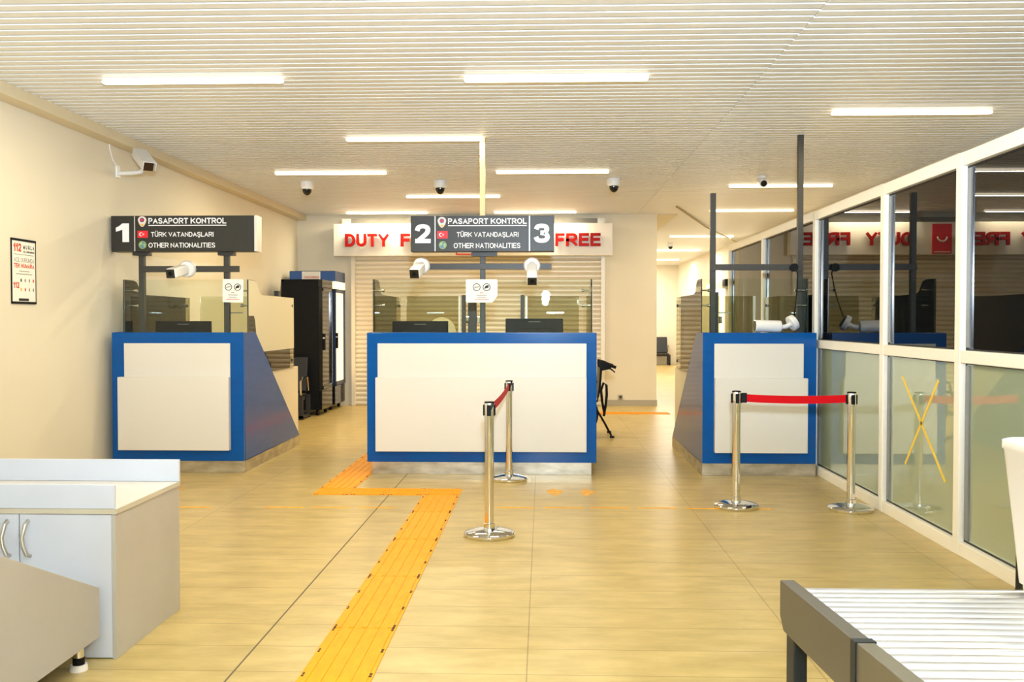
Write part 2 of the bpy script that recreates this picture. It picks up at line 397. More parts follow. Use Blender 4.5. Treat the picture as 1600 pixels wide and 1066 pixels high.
# roller shutter over the shop front
sh = thing('roller_shutter', 'closed beige roller shutter across the shop front in the back wall', 'shutter', (-1.08, WB - 0.06, 0))
mb = MB(); z = 0.0; prof = []
while z < 2.96:
    for q in range(5):
        t = q / 5; prof.append((WB - 0.055 - 0.020 * math.sin(math.pi * t) ** 0.7 if 0 < t else WB - 0.052, z + 0.08 * t))
    z += 0.08
pts = prof
A = [(-3.2, y, zz) for y, zz in pts]; B = [(1.0, y, zz) for y, zz in pts]; nn = len(pts)
mb.add(A + B, [(i, i + 1, nn + i + 1, nn + i) for i in range(nn - 1)])
mb.build('slat_curtain', SHUT, sh)
MB().box(-3.26, -3.19, WB - 0.1, WB - 0.005, 0, 3.0).build('guide_rail', SHUT, sh, bevel=0.004)
MB().box(0.98, 1.05, WB - 0.1, WB - 0.005, 0, 3.0).build('guide_rail', SHUT, sh, bevel=0.004)
MB().box(-3.25, 0.92, WB - 0.12, WB - 0.005, 2.97, 3.17).build('roll_box', SHUTBOX, sh)
for a, b in ((0.92, 1.04), (-3.4, -3.25)): MB().box(a, b, WB - 0.13, WB - 0.005, 2.97, 3.17).build('end_bracket', BOARD, sh)

# shop sign
bd = thing('shop_sign', 'long white fascia board with red raised lettering above the closed shutter', 'sign', (-1.17, WB - 0.13, 2.53))
MB().box(-3.5, 1.155, WB - 0.35, WB - 0.13, 2.53, 3.065).build('board', BOARD, bd, bevel=0.006)
FY = WB - 0.35
for s, a, b in (('DUTY', -3.295, -2.555), ('FREE', -2.365, -1.60), ('DUTY', -0.79, -0.05), ('FREE', 0.205, 0.955)):
    text('lettering', s, RED, bd, a, b, 2.68, 2.895, FY - 0.02, bold=0.22, depth=0.045)
lp = MB().box(-1.445, -1.135, FY - 0.03, FY, 2.545, 3.03).build('red_logo_panel', FLAG, bd)
MB().box(-1.42, -1.16, FY - 0.034, FY - 0.03, 2.565, 2.578).build('underline', SIGNW, lp)
MB().torus((-1.29, FY - 0.033, 2.82), 0.075, 0.014, 'y', a0=math.pi, a1=2 * math.pi).build('curved_mark', SIGNW, lp)

# socket on pillar
sk = thing('wall_socket', 'small grey socket low on the cream pillar beside the shutter', 'socket', (1.32, WB, 0.13))
MB().box(1.28, 1.36, WB - 0.03, WB - 0.0, 0.11, 0.19).build('socket_box', SKIRT, sk, bevel=0.008)
MB().lathe([(0.025, -0.005), (0.025, 0.003)], (1.32, WB - 0.03, 0.15), 'y').build('socket_face', DARKM, sk)

# ceiling trunking
ct = MB().tube([(2.1, 14.7, HC - 0.012), (3.08, 17.7, HC - 0.03), (3.9, 19.7, HC - 0.062), (4.35, 20.9, HC - 0.07)], 0.014).build('cable_trunking', mat('trunking', (0.36, 0.28, 0.12), 0.6))
tag(ct, 'thin brown cable trunking running diagonally across the far ceiling', 'trunking')

# ------------------------------------------------------------------ strip lights
def strip(x, y, label, L=1.35, group='ceiling strip lights'):
    t = thing('strip_light', label, 'light', (x, y, HC), group)
    MB().box(x + 0.02, x + L - 0.02, y - 0.014, y + 0.014, HC - 0.008, HC + 0.012).build('housing', FRAME, t)
    pts = []
    h = 0.032; r = h / 2
    for q in range(9):
        an = math.pi / 2 + math.pi * q / 8; pts.append((x + r + r * math.cos(an), HC - 0.008 - r + r * math.sin(an)))
    for q in range(9):
        an = -math.pi / 2 + math.pi * q / 8; pts.append((x + L - r + r * math.cos(an), HC - 0.008 - r + r * math.sin(an)))
    MB().prism(pts, y - 0.018, y + 0.018, 'y').build('diffuser', TUBEM, t)
    al = bpy.data.lights.new('tube_light', 'AREA'); al.shape = 'RECTANGLE'; al.size = L - 0.06; al.size_y = 0.03; al.energy = TUBE_W * (2.2 if y > 19 else 1.25 if y > 10 else 1.0); al.color = (1.0, 0.94, 0.84) if y > 19 else (1.0, 0.86, 0.58)
    ao = bpy.data.objects.new('tube_light', al); COL.objects.link(ao); ao.parent = t; ao.location = (L / 2, 0, -0.042)
for x, y, l in (
    (-3.265, 6.83, 'long strip light on the ceiling in front of sign 1, near the left wall'),
    (-0.58, 6.86, 'long strip light on the ceiling nearest the camera, above the centre counter'),
    (2.465, 8.06, 'long strip light over the top of the glazed partition, nearest on that side'),
    (-1.93, 9.09, 'strip light on the ceiling just left of the cream ceiling post'),
    (-3.23, 11.15, 'strip light above the leftmost ceiling dome camera'),
    (-0.56, 11.15, 'strip light on the ceiling between the cream ceiling post and the right dome camera'),
    (-1.96, 13.32, 'strip light crossing behind the cream ceiling post'),
    (2.463, 12.4, 'strip light behind the tall dark post of the right counter'),
    (-3.25, 15.3, 'strip light right above the left half of the shop fascia'),
    (-0.80, 15.3, 'strip light right above the right half of the shop fascia'),
    (2.70, 15.17, 'strip light past the shorter dark post of the right counter'),
    (2.69, 19.83, 'strip light at the corridor mouth crossed by the ceiling trunking'),
    (2.66, 23.77, 'middle strip light along the far corridor ceiling'),
    (1.96, 29.5, 'added unseen strip light brightening the far corridor near its end wall, behind the pillar'),  # extra lamp added to brighten the corridor, hidden from view by the pillar
    (2.66, 27.5, 'farthest strip light at the end of the corridor ceiling')):
    strip(x, y, l)
for x, y in ((-1.95, 4.6), (-0.57, 2.3), (2.465, 3.7), (2.46, -0.5)):
    strip(x, y, 'strip light on the ceiling above and behind the camera', group='strip lights out of the frame')

# ------------------------------------------------------------------ passport counters
YF = 8.72
def counter(X0, X1, label, up, lo, glass_x, sides, rear, posts, film=False, inset=0.0, RG=None):
    t = thing('passport_counter', label, 'counter', ((X0 + X1) / 2, YF, 0), 'passport control counters')
    y = lambda v: YF + v
    b = MB()
    b.box(X0, X1, y(0), y(0.05), 0.115, 1.34)
    b.box(X0 + 0.04, X1 - 0.04, y(0.05), y(0.36), 1.30, 1.34)
    side = [(y(0.05), 0.115), (y(0.05), 1.34), (y(0.38), 1.34), (y(2.0), 0.13), (y(2.0), 0.115)]
    b.prism(side, X0, X0 + 0.04).prism(side, X1 - 0.04, X1)
    b.build('body', BLUE, t, bevel=0.004)
    MB().box(up[0], up[1], y(-0.018), y(0), 0.91, 1.238).build('upper_front_panel', WHITEP, t, bevel=0.003)
    MB().box(lo[0], lo[1], y(-0.065), y(0), 0.222, 0.918).build('lower_front_panel', WHITEP, t, bevel=0.004)
    MB().box(X0 + inset, X1 - inset, y(0.006), y(0.03), 0, 0.115).box(X0 + inset, X0 + inset + 0.02, y(0.03), y(2.02), 0, 0.115).box(X1 - inset - 0.02, X1 - inset, y(0.03), y(2.02), 0, 0.115).build('kick_plate', STEEL, t, bevel=0.002)
    lw = [(y(0.95), 0.01), (y(0.95), 0.915), (y(2.11), 0.915), (y(2.11), 0.01)]
    for a in (X0 + 0.041, X1 - 0.081): MB().prism(lw, a, a + 0.04).build('low_side_wall', CREAM, t, bevel=0.003)
    MB().box(X0 + 0.081, rear[0][1], y(2.07), y(2.11), 0.01, 0.9).build('low_rear_wall', CREAM, t, bevel=0.003)
    if len(rear) > 1: MB().box(rear[1][0], X1 - 0.081, y(2.07), y(2.11), 0.01, 0.9).build('low_rear_wall', CREAM, t, bevel=0.003)
    MB().box(X0 + 0.09, X1 - 0.09, y(0.055), y(0.93), 0.94, 0.98).build('work_surface', CREAM, t, bevel=0.003)
    # front screen
    gp = MB().box(glass_x[0], glass_x[1], y(0.205), y(0.217), 1.34, 1.852).build('front_glass', CLEAR, t)
    for e in (glass_x[0] - 0.004, glass_x[1]): MB().box(e, e + 0.004, y(0.203), y(0.219), 1.34, 1.852).build('glass_edge', GEDGE, gp)
    sp = [(y(0.225), 1.342), (y(0.225), 1.852), (y(0.41), 1.852), (y(0.48), 1.838), (y(0.53), 1.79), (y(0.58), 1.735), (y(0.66), 1.716), (y(1.88), 1.712), (y(1.88), 0.917), (y(0.97), 0.917), (y(0.97), 1.0), (y(0.40), 1.342)]
    for i, (a, m) in enumerate(((glass_x[0], sides[0]), (glass_x[1] - 0.010, sides[1]))):
        p = MB().prism(sp, a, a + 0.010).build('side_glass', m, t)
        s = 1 if i == 0 else -1
        for zz in (1.745, 1.60):
            MB().cyl((a + 0.005, y(0.30), zz), (a + 0.005 + s * 0.075, y(0.30), zz), 0.008, n=10).lathe([(0.015, -0.012), (0.015, 0.012)], (a + 0.005 + s * 0.08, y(0.30), zz), 'x', 12).build('glass_clamp', CHROME, p, smooth=True)
        for zz in (1.62, 1.0): MB().lathe([(0.016, -0.012), (0.016, 0.012)], (a + 0.005, y(1.80), zz), 'x', 12).build('glass_bolt', DARKM, p, smooth=True)
        if film and i == 1:
            fp = [(y(0.58), 1.735), (y(0.66), 1.714), (y(1.87), 1.71), (y(1.87), 1.135), (y(0.70), 1.135), (y(0.48), 1.30), (y(0.44), 1.45), (y(0.40), 1.5), (y(0.24), 1.5), (y(0.24), 1.848), (y(0.41), 1.848), (y(0.48), 1.834), (y(0.53), 1.786)]
            MB().prism(fp, a + 0.0105, a + 0.0125).build('frosted_film', FILM, p)
    for i, (a, b_) in enumerate(rear):
        p = MB().box(a, b_, y(2.085), y(2.097), 0.905, 1.735).build('rear_glass', RG or TINT, t)
        k = MB(); xc = a + 0.55 * (b_ - a)
        k.box(xc - 0.10, xc + 0.10, y(2.06), y(2.085), 1.535, 1.55)
        k.build('glass_bracket', SATIN, p)
        k = MB().box((b_ if i == 0 else a) - 0.012, (b_ if i == 0 else a) + 0.012, y(2.075), y(2.105), 0.9, 1.735)
        k.build('glass_trim', FRAME, p)
    for (xc, wd, top) in posts:
        MB().box(xc - wd / 2, xc + wd / 2, y(2.06), y(2.12), 0, top).build('rear_post', DARKM, t, bevel=0.003)
        MB().box(xc + wd / 2 + 0.005, xc + wd / 2 + 0.04, y(2.05), y(2.08), 1.42, 1.5).build('door_lock', CHROME, t, bevel=0.005)
    return t

counter(-4.11, -2.84, 'blue and white passport counter against the left wall, under sign 1', (-3.985, -2.965), (-4.03, -2.965), (-4.085, -2.865), (TINT, SIDEG), [(-4.03, -3.28)], [(-3.12, 0.05, 1.80)], film=True, RG=SIDEG)
counter(-1.662, 0.506, 'widest blue and white passport counter in the centre, under signs 2 and 3', (-1.558, 0.41), (-1.572, 0.41), (-1.637, 0.473), (TINT, TINT), [(-1.59, -0.97), (-0.19, 0.42)], [(-0.92, 0.045, 1.75), (-0.82, 0.10, 1.75), (-0.235, 0.045, 1.75)], inset=0.045)
counter(1.495, 2.548, 'narrow blue and white passport counter beside the glazed partition', (1.60, 2.425), (1.60, 2.455), (1.515, 2.52), (SIDEG, SIDEG), [(1.60, 2.44)], [(2.0, 0.05, 1.78)])

# ------------------------------------------------------------------ sign posts and signs
def sign_frame(label, posts, bar, Y, plates=True):
    t = thing('sign_frame', label, 'post frame', ((posts[0][0] + posts[-1][0]) / 2, Y, 0.98))
    for (x, z0, z1, m) in posts:
        MB().box(x - 0.026, x + 0.026, Y - 0.026, Y + 0.026, z0, z1).build('post', m, t, bevel=0.003)
    MB().box(bar[0], bar[1], Y - 0.045, Y - 0.027, bar[2], bar[3]).build('crossbar', DARKM, t, bevel=0.002)
    return t
Y1 = 8.99
f1 = sign_frame('pair of dark grey posts with crossbar carrying sign 1', [(-3.925, 0.98, 2.095, DARKM), (-3.085, 0.98, 2.095, DARKM)], (-3.90, -2.95, 1.925, 1.985), Y1)
MB().box(-4.0, -3.85, Y1 - 0.05, Y1 + 0.05, 2.088, 2.1195).build('top_plate', DARKM, f1); MB().box(-3.16, -3.01, Y1 - 0.05, Y1 + 0.05, 2.088, 2.1195).build('top_plate', DARKM, f1)
Y2 = 9.16
f2 = sign_frame('single central post with crossbar, dark below its sign and cream above up to the ceiling', [(-0.592, 0.98, 2.1, DARKM), (-0.592, 2.1, HC, POSTC)], (-1.20, 0.085, 1.955, 2.015), Y2)
MB().box(-0.70, -0.45, Y2 - 0.08, Y2 + 0.05, 2.085, 2.1215).build('top_plate', DARKM, f2)
f3 = sign_frame('pair of bare dark posts with crossbar on the narrow right counter, one reaching the ceiling', [(1.655, 0.98, 2.69, DARKM), (2.495, 0.98, HC, DARKM)], (1.63, 2.52, 1.94, 2.0), 9.12)
MB().cyl((2.42, 9.06, 1.965), (2.42, 9.03, 1.965), 0.04).build('clamp', BLACK, f3, smooth=True)

def star(cx, cz, R, r, n, y0, y1, rot=math.pi / 2):
    pts = []
    for i in range(2 * n):
        a = rot + math.pi * i / n; q = R if i % 2 == 0 else r
        pts.append((cx + q * math.cos(a), cz + q * math.sin(a)))
    return MB().prism(pts, y0, y1, 'y')
def disc(cx, cz, rx, rz, y0, y1, n=28):
    return MB().prism([(cx + rx * math.cos(2 * math.pi * i / n), cz + rz * math.sin(2 * math.pi * i / n)) for i in range(n)], y0, y1, 'y')

def passport_sign(label, X0, X1, Z0, Z1, Y, dx, num_left, num_right, divs, cap, P):
    t = thing('passport_sign', label, 'sign', ((X0 + X1) / 2, Y, Z0), 'passport control signs')
    MB().box(X0, X1, Y, Y + 0.15, Z0, Z1).build('panel', SIGN, t, bevel=0.003)
    if cap: MB().box(X1, X1 + 0.028, Y + 0.005, Y + 0.15, Z0, Z1).build('end_cap', SILV, t)
    for d in divs: MB().box(d - 0.004, d + 0.004, Y - 0.002, Y, Z0 + 0.003, Z1 - 0.003).build('divider', SILV, t)
    for s, a, b in ((num_left), (num_right)) if num_right else (num_left,):
        if s == '1':
            q = [(105, 185), (128, 172), (150, 150), (195, 150), (195, 300), (150, 300), (150, 200), (128, 210), (106, 216)]
            MB().prism([(a + (u - 105) / 90 * (b - a), P['n1'] - (v - 150) / 150 * (P['n1'] - P['n0'])) for u, v in q], Y - 0.002, Y, 'y').build('number', SIGNW, t)
        else: text('number', s, SIGNW, t, a, b, P['n0'], P['n1'], Y, bold=0.225)
    text('lettering', 'PASAPORT KONTROL', SIGNW, t, P['a'][0], P['a'][1], P['a'][2], P['a'][3], Y, bold=0.195)
    MB().box(P['a'][0], P['a'][1], Y - 0.002, Y, P['a'][2] - 0.02, P['a'][2] - 0.013).build('underline', SIGNW, t)
    text('lettering', 'TÜRK VATANDAŞLARI', SIGNW, t, *P['b'], Y, bold=0.16)
    text('lettering', 'OTHER NATIONALITIES', SIGNW, t, *P['c'], Y, bold=0.16)
    # badge
    cx, cz = P['badge']
    bg = MB().prism([(cx + 0.042 * math.sin(a) * (1 - 0.30 * max(0, -math.cos(a))), cz + 0.012 + 0.05 * math.cos(a) * (1.28 if math.cos(a) < 0 else 0.78)) for a in [2 * math.pi * i / 28 for i in range(28)]], Y - 0.003, Y, 'y').build('badge', GOLD, t)
    disc(cx, cz + 0.014, 0.030, 0.030, Y - 0.005, Y - 0.003).build('badge_ring', SIGNW, bg)
    star(cx, cz + 0.014, 0.028, 0.020, 8, Y - 0.006, Y - 0.005).build('badge_star', NAVY, bg)
    disc(cx, cz + 0.014, 0.013, 0.013, Y - 0.007, Y - 0.006).build('badge_centre', FLAG, bg)
    disc(cx, cz - 0.034, 0.012, 0.010, Y - 0.005, Y - 0.003).build('badge_foot', INKY, bg)
    # flag
    x0, x1, z0, z1 = P['flag']
    fg = MB().box(x0, x1, Y - 0.003, Y, z0, z1).build('flag', FLAG, t)
    ccx, ccz = x0 + 0.037, (z0 + z1) / 2
    cr = []
    for i in range(17):
        a = math.radians(40 + 280 * i / 16); cr.append((ccx + 0.019 * math.cos(a), ccz + 0.019 * math.sin(a)))
    for i in range(17):
        a = math.radians(320 - 280 * i / 16); cr.append((ccx + 0.005 + 0.0145 * math.cos(a), ccz + 0.0145 * math.sin(a)))
    MB().prism(cr, Y - 0.005, Y - 0.003, 'y').build('crescent', SIGNW, fg)
    star(ccx + 0.022, ccz, 0.0105, 0.0042, 5, Y - 0.005, Y - 0.003, math.pi).build('star', SIGNW, fg)
    # globe
    gx, gz = P['globe']
    gl = disc(gx, gz, 0.036, 0.037, Y - 0.004, Y).build('globe', GLOBEB, t)
    m = MB()
    for (ox, oz, pts) in ((-0.014, 0.008, ((-.014, .0), (-.006, .014), (.008, .018), (.014, .006), (.004, -.004), (-.002, -.018), (-.010, -.010))), (0.016, -0.004, ((-.010, .014), (.004, .02), (.012, .008), (.008, -.010), (.0, -.022), (-.006, -.006)))):
        m.prism([(gx + ox + p, gz + oz + q) for p, q in pts], Y - 0.006, Y - 0.004, 'y')
    m.build('continents', GLOBEG, gl)
    MB().torus((gx, Y - 0.004, gz), 0.035, 0.003, 'y', n=28, m=6).build('rim', GLOBEG, gl)
    return t
passport_sign('dark passport control sign with the number 1, beside the left wall', -4.172, -2.775, 2.12, 2.465, 8.86, 0, ('1', -4.125, -3.995), None, [-3.94], True,
    dict(n0=2.212, n1=2.392, a=(-3.805, -3.045, 2.388, 2.443), b=(-3.78, -3.17, 2.262, 2.308), c=(-3.805, -3.155, 2.157, 2.205), badge=(-3.865, 2.41), flag=(-3.912, -3.81, 2.252, 2.32), globe=(-3.862, 2.184)))
passport_sign('dark passport control sign with the numbers 2 and 3, above the centre counter', -1.28, 0.11, 2.122, 2.468, 8.98, 0, ('2', -1.24, -1.085), ('3', -0.088, 0.068), [-1.043, -0.128], False,
    dict(n0=2.204, n1=2.388, a=(-0.917, -0.155, 2.388, 2.442), b=(-0.832, -0.235, 2.262, 2.309), c=(-0.862, -0.217, 2.154, 2.204), badge=(-0.976, 2.405), flag=(-1.022, -0.92, 2.248, 2.32), globe=(-0.968, 2.184)))

# notices taped to the front glass
def notice(label, x0, x1, z0, z1, tilt, corner):
    Y = YF + 0.2; t = thing('notice', label, 'notice', ((x0 + x1) / 2, Y, z0), 'no phone notices on the counter glass', rot=(0, tilt, 0))
    W = x1 - x0; H = z1 - z0; h = W / 2
    pts = [(-h + 0.008, 0), (h - corner, 0), (h, corner * 1.3), (h, H - 0.01), (h - 0.01, H), (-h + 0.008, H), (-h, H - 0.008), (-h, 0.008)]
    MB().prism(pts, -0.002, 0, 'y').build('sheet', PAPER, t, local=True)
    k = min(W, 0.22) / 0.22
    for i, sx in enumerate((-0.048 * k, 0.048 * k)):
        zz = H * 0.66
        MB().torus((sx, -0.003, zz), 0.034 * k, 0.0035, 'y', n=28, m=6).build('round_symbol', INK, t, local=True)
        if i == 0:
            MB().prism([(sx - .024 * k, zz - .012), (sx - .02 * k, zz + .004), (sx + .012 * k, zz + .006), (sx + .024 * k, zz + .016), (sx + .02 * k, zz - .002), (sx - .01 * k, zz - .006)], -0.004, -0.002, 'y').build('phone_symbol', INKG, t, local=True)
        else:
            MB().prism([(sx - .024 * k, zz - .018), (sx - .016 * k, zz + .008), (sx + .004, zz + .02), (sx + .024 * k, zz + .014), (sx + .016 * k, zz - .006), (sx - .006, zz - .01)], -0.004, -0.002, 'y').build('hand_symbol', INK, t, local=True)
    for j, (wd, m) in enumerate(((0.035, INKR), (0.10, INKG), (0.085, INKG), (0.14, INKR))):
        z = H * 0.40 - j * 0.021; wd *= k
        MB().box(-wd / 2, wd / 2, -0.0035, -0.002, z, z + 0.006).build('text_line', m, t, local=True)
notice('small upright paper notice taped to the right end of the glass under sign 1', -3.108, -2.905, 1.63, 1.855, 0.02, 0.0)
notice('wide paper notice with a folded corner taped to the centre counter glass', -0.74, -0.435, 1.627, 1.85, 0.0, 0.05)

# ------------------------------------------------------------------ cameras
def bullet(label, loc, yawz, pitch, wall_dir=(0, 1, 0), name='bullet_camera'):
    t = thing(name, label, 'camera', loc, 'bullet cameras at the counters')
    x, y, z = 0, 0, 0
    MB().lathe([(0.082, 0.0), (0.082, -0.03), (0.07, -0.045), (0.0, -0.046)], (0, 0, 0), 'y', 32).build('mount', WHITE, t, local=True, smooth=True)
    R = Euler((pitch, 0, yawz)).to_matrix().to_4x4()
    M = Matrix.Translation((0, -0.05, 0)) @ R
    MB().cyl((0, 0.03, 0), (0, -0.05, 0), 0.035).build('joint', WHITE, t, local=True, smooth=True, M=M)
    b = MB().box(-0.05, 0.05, -0.28, -0.03, -0.048, 0.048).build('housing', WHITE, t, local=True, bevel=0.018, M=M, seg=4)
    MB().box(-0.044, 0.044, -0.285, -0.279, -0.042, 0.042).build('front_window', BLACKG, b, local=True, bevel=0.012, M=M, seg=3)
    MB().lathe([(0.02, -0.287), (0.018, -0.284)], (0, 0, 0), 'y', 20).build('lens', BLACK, b, local=True, M=M)
    return t
bullet('white bullet camera on the crossbar under sign 1, aimed left', (-3.455, Y1 - 0.045, 1.955), -0.16, 0.22)
bullet('white bullet camera on the crossbar below number 2, aimed down', (-1.19, Y2 - 0.045, 1.99), -0.12, 0.34)
bullet('white bullet camera on the crossbar below number 3, aimed steeply down', (-0.105, Y2 - 0.045, 1.99), 0.02, 0.62)
# unmounted bullet camera lying on the right counter
t = thing('bullet_camera', 'unmounted white bullet camera lying on its side on the narrow right counter', 'camera', (2.14, 8.87, 1.34), 'bullet cameras at the counters')
b = MB().cyl((2.0, 8.84, 1.405), (2.25, 8.86, 1.397), 0.056, 0.056, 28).build('housing', WHITE, t, bevel=0.008, smooth=True)
MB().cyl((1.996, 8.84, 1.405), (2.001, 8.84, 1.405), 0.05, 0.05, 28).build('front_window', BLACKG, b)
MB().tube([(2.24, 8.86, 1.39), (2.30, 8.87, 1.395), (2.355, 8.88, 1.425)], 0.022, 14).build('arm', WHITE, t, smooth=True)
MB().cyl((2.345, 8.875, 1.42), (2.39, 8.885, 1.445), 0.075, 0.072, 28).build('mount', WHITE, t, smooth=True, bevel=0.006)
MB().cyl((2.392, 8.886, 1.446), (2.402, 8.888, 1.452), 0.06, 0.05, 28).build('mount_socket', DARKM, t, smooth=True)
MB().tube([(2.385, 8.90, 1.49), (2.41, 8.95, 1.60), (2.44, 9.0, 1.76), (2.455, 9.04, 1.90), (2.44, 9.06, 1.96)], 0.006, 8).build('cable', BLACK, t, smooth=True)

def dome(x, y, label, r=0.085):
    t = thing('dome_camera', label, 'camera', (x, y, HC), 'ceiling dome cameras')
    MB().lathe([(r, 0.0), (r * 1.03, -0.02), (r * 1.02, -0.075), (r * 0.86, -0.095), (0.001, -0.095)], (x, y, HC), 'z', 32).build('base', WHITE, t, smooth=True)
    MB().lathe([(r * 0.72 * math.cos(a), -0.093 - r * 0.95 * math.sin(a)) for a in [math.pi / 2 * i / 8 for i in range(9)]], (x, y, HC), 'z', 28).build('dome', BLACKG, t, smooth=True)
dome(-3.06, 12.0, 'white dome camera on the ceiling nearest the left wall')
dome(-1.32, 11.95, 'dome camera on the ceiling between the cream post and the left dome camera')
dome(0.90, 11.85, 'dome camera on the ceiling above the pillar end of the shop fascia')
dome(2.95, 21.6, 'tiny dome camera on the corridor ceiling between two strip lights', 0.07)
t = thing('turret_camera', 'small white turret camera with a black face on the ceiling beside the tall dark post', 'camera', (2.73, 11.7, HC))
MB().lathe([(0.06, 0), (0.06, -0.02), (0.05, -0.03)], (2.73, 11.7, HC), 'z').build('base', WHITE, t, smooth=True)
b = MB().cyl((2.73, 11.74, HC - 0.05), (2.735, 11.63, HC - 0.10), 0.052, 0.05, 24).build('housing', WHITE, t, smooth=True)
MB().cyl((2.735, 11.63, HC - 0.10), (2.7352, 11.622, HC - 0.104), 0.04, 0.036, 24).build('lens_face', BLACKG, b, smooth=True)
# wall camera with sunshield
t = thing('wall_camera', 'white boxed camera on a bracket high on the left wall', 'camera', (WL, 9.06, 2.94))
MB().box(WL, WL + 0.018, 9.02, 9.10, 2.86, 2.985).build('wall_plate', WHITE, t, bevel=0.006)
MB().tube([(WL + 0.01, 9.06, 2.905), (-4.05, 9.04, 2.905), (-3.93, 9.0, 2.91), (-3.90, 8.98, 2.94)], 0.022, 12).build('bracket_arm', WHITE, t, smooth=True)
M = Matrix.Translation((-3.90, 8.98, 3.02)) @ Euler((0.50, 0, 0.72)).to_matrix().to_4x4()
b = MB().box(-0.055, 0.055, -0.17, 0.17, -0.05, 0.05).build('housing', mat('camera_beige', (0.74, 0.66, 0.5), 0.4), t, bevel=0.016, M=Matrix.Translation(-Vector((WL, 9.06, 2.94))) @ M, local=True)
MB().box(-0.062, 0.062, -0.20, 0.16, 0.05, 0.057).box(-0.062, -0.056, -0.20, 0.16, -0.03, 0.055).box(0.056, 0.062, -0.20, 0.16, -0.03, 0.055).build('sunshield', WHITE, b, local=True, M=Matrix.Translation(-Vector((WL, 9.06, 2.94))) @ M)
MB().box(-0.046, 0.046, -0.176, -0.168, -0.042, 0.042).build('front_window', BLACKG, b, local=True, bevel=0.012, M=Matrix.Translation(-Vector((WL, 9.06, 2.94))) @ M)
MB().tube([(WL + 0.006, 8.9, 3.25), (WL + 0.012, 8.88, 3.12), (WL + 0.010, 8.95, 3.02), (WL + 0.015, 9.04, 2.96)], 0.006, 8).build('cable', WHITE, t, smooth=True)

# ------------------------------------------------------------------ monitors behind the glass
def monitor(x0, x1, ztop, Y, label, logo=False):
    t = thing('monitor', label, 'monitor', ((x0 + x1) / 2, Y, 0.98), 'monitors on the counters'); xc = (x0 + x1) / 2
    a = MB().prism([(x0 + 0.004, ztop), (x1 - 0.004, ztop), (x1, ztop - 0.36), (x0, ztop - 0.36)], Y, Y + 0.03, 'y').build('screen', BLACK, t, bevel=0.006)
    MB().box(xc - 0.06, xc + 0.06, Y - 0.001, Y, ztop - 0.035, ztop - 0.03).build('badge_line', INKG, a)
    MB().box(xc - 0.18, xc + 0.18, Y - 0.02, Y, ztop - 0.30, ztop - 0.10).build('rear_housing', BLACK, t, bevel=0.008)
    MB().box(xc - 0.03, xc + 0.03, Y - 0.02, Y + 0.01, 0.99, ztop - 0.2).build('stand', BLACK, t)
    MB().box(xc - 0.12, xc + 0.12, Y - 0.09, Y + 0.10, 0.98, 0.992).build('foot', BLACK, t, bevel=0.004)
monitor(-3.955, -3.375, 1.448, 9.35, 'back of a black monitor behind the glass under sign 1')
monitor(-1.525, -0.952, 1.448, 9.35, 'back of the lower black monitor on the centre counter, below number 2')
monitor(-0.378, 0.208, 1.474, 9.35, 'back of the taller black monitor on the centre counter, below number 3')

# fan behind the centre counter
t = thing('pedestal_fan', 'round cream fan head behind the left monitor of the centre counter', 'fan', (-1.10, 10.15, 0))
fx, fy, fz = -1.105, 10.15, 1.33
b = MB().torus((fx, fy - 0.05, fz), 0.15, 0.006, 'y')
for i in range(32):
    a = 2 * math.pi * i / 32; b.tube([(fx + 0.03 * math.cos(a), fy - 0.075, fz + 0.03 * math.sin(a)), (fx + 0.1 * math.cos(a), fy - 0.072, fz + 0.1 * math.sin(a)), (fx + 0.15 * math.cos(a), fy - 0.05, fz + 0.15 * math.sin(a))], 0.0025, 5)
b.build('cage', FAN, t, smooth=True)
MB().lathe([(0.148, -0.02), (0.148, -0.01), (0.12, 0.0), (0.03, 0.02)], (fx, fy, fz), 'y').build('rear_guard', FAN, t, smooth=True)
MB().lathe([(0.09, -0.04), (0.09, -0.03), (0.02, -0.028)], (fx, fy, fz), 'y').build('blade_disc', CREAM, t, smooth=True)
MB().lathe([(0.045, 0.0), (0.05, 0.06), (0.03, 0.12)], (fx, fy, fz), 'y').build('motor', FAN, t, smooth=True)
MB().cyl((fx, fy + 0.04, 0.03), (fx, fy + 0.04, fz - 0.03), 0.014).build('pole', FAN, t, smooth=True)
MB().lathe([(0.18, 0), (0.18, 0.015), (0.03, 0.04)], (fx, fy + 0.04, 0), 'z').build('base', FAN, t, smooth=True)

# ------------------------------------------------------------------ queue barriers
def stanchion(x, y, label, h=0.91, R=0.172, pole=CHROME, grp='queue barrier posts'):
    t = thing('barrier_post', label, 'barrier post', (x, y, 0), grp)
    MB().lathe([(R - 0.006, 0), (R, 0.008), (R, 0.022), (R - 0.008, 0.031), (R * 0.6, 0.045), (0.05, 0.056), (0.0, 0.057)], (x, y, 0), 'z', 48).build('base', CHROME, t, smooth=True)
    MB().cyl((x, y, 0.05), (x, y, h - 0.10), 0.0305, n=28).build('tube', pole, t, smooth=True)
    MB().lathe([(0.039, 0.05), (0.039, 0.085), (0.031, 0.09)], (x, y, 0), 'z', 28).build('collar', pole, t, smooth=True)
    MB().lathe([(0.035, h - 0.105), (0.035, h - 0.012), (0.033, h - 0.008)], (x, y, 0), 'z', 28).build('head', pole, t, smooth=True)
    MB().lathe([(0.034, h - 0.010), (0.034, h - 0.002), (0.028, h)], (x, y, 0), 'z', 28).build('cap', BLACK, t, smooth=True)
    for a in (0, 90, 180, 270):
        q = math.radians(a); M = Matrix.Translation((x, y, 0)) @ Matrix.Rotation(q, 4, 'Z')
        MB().box(0.030, 0.042, -0.014, 0.014, h - 0.095, h - 0.022, M).build('belt_slot', BLACK, t, bevel=0.003)
    return t
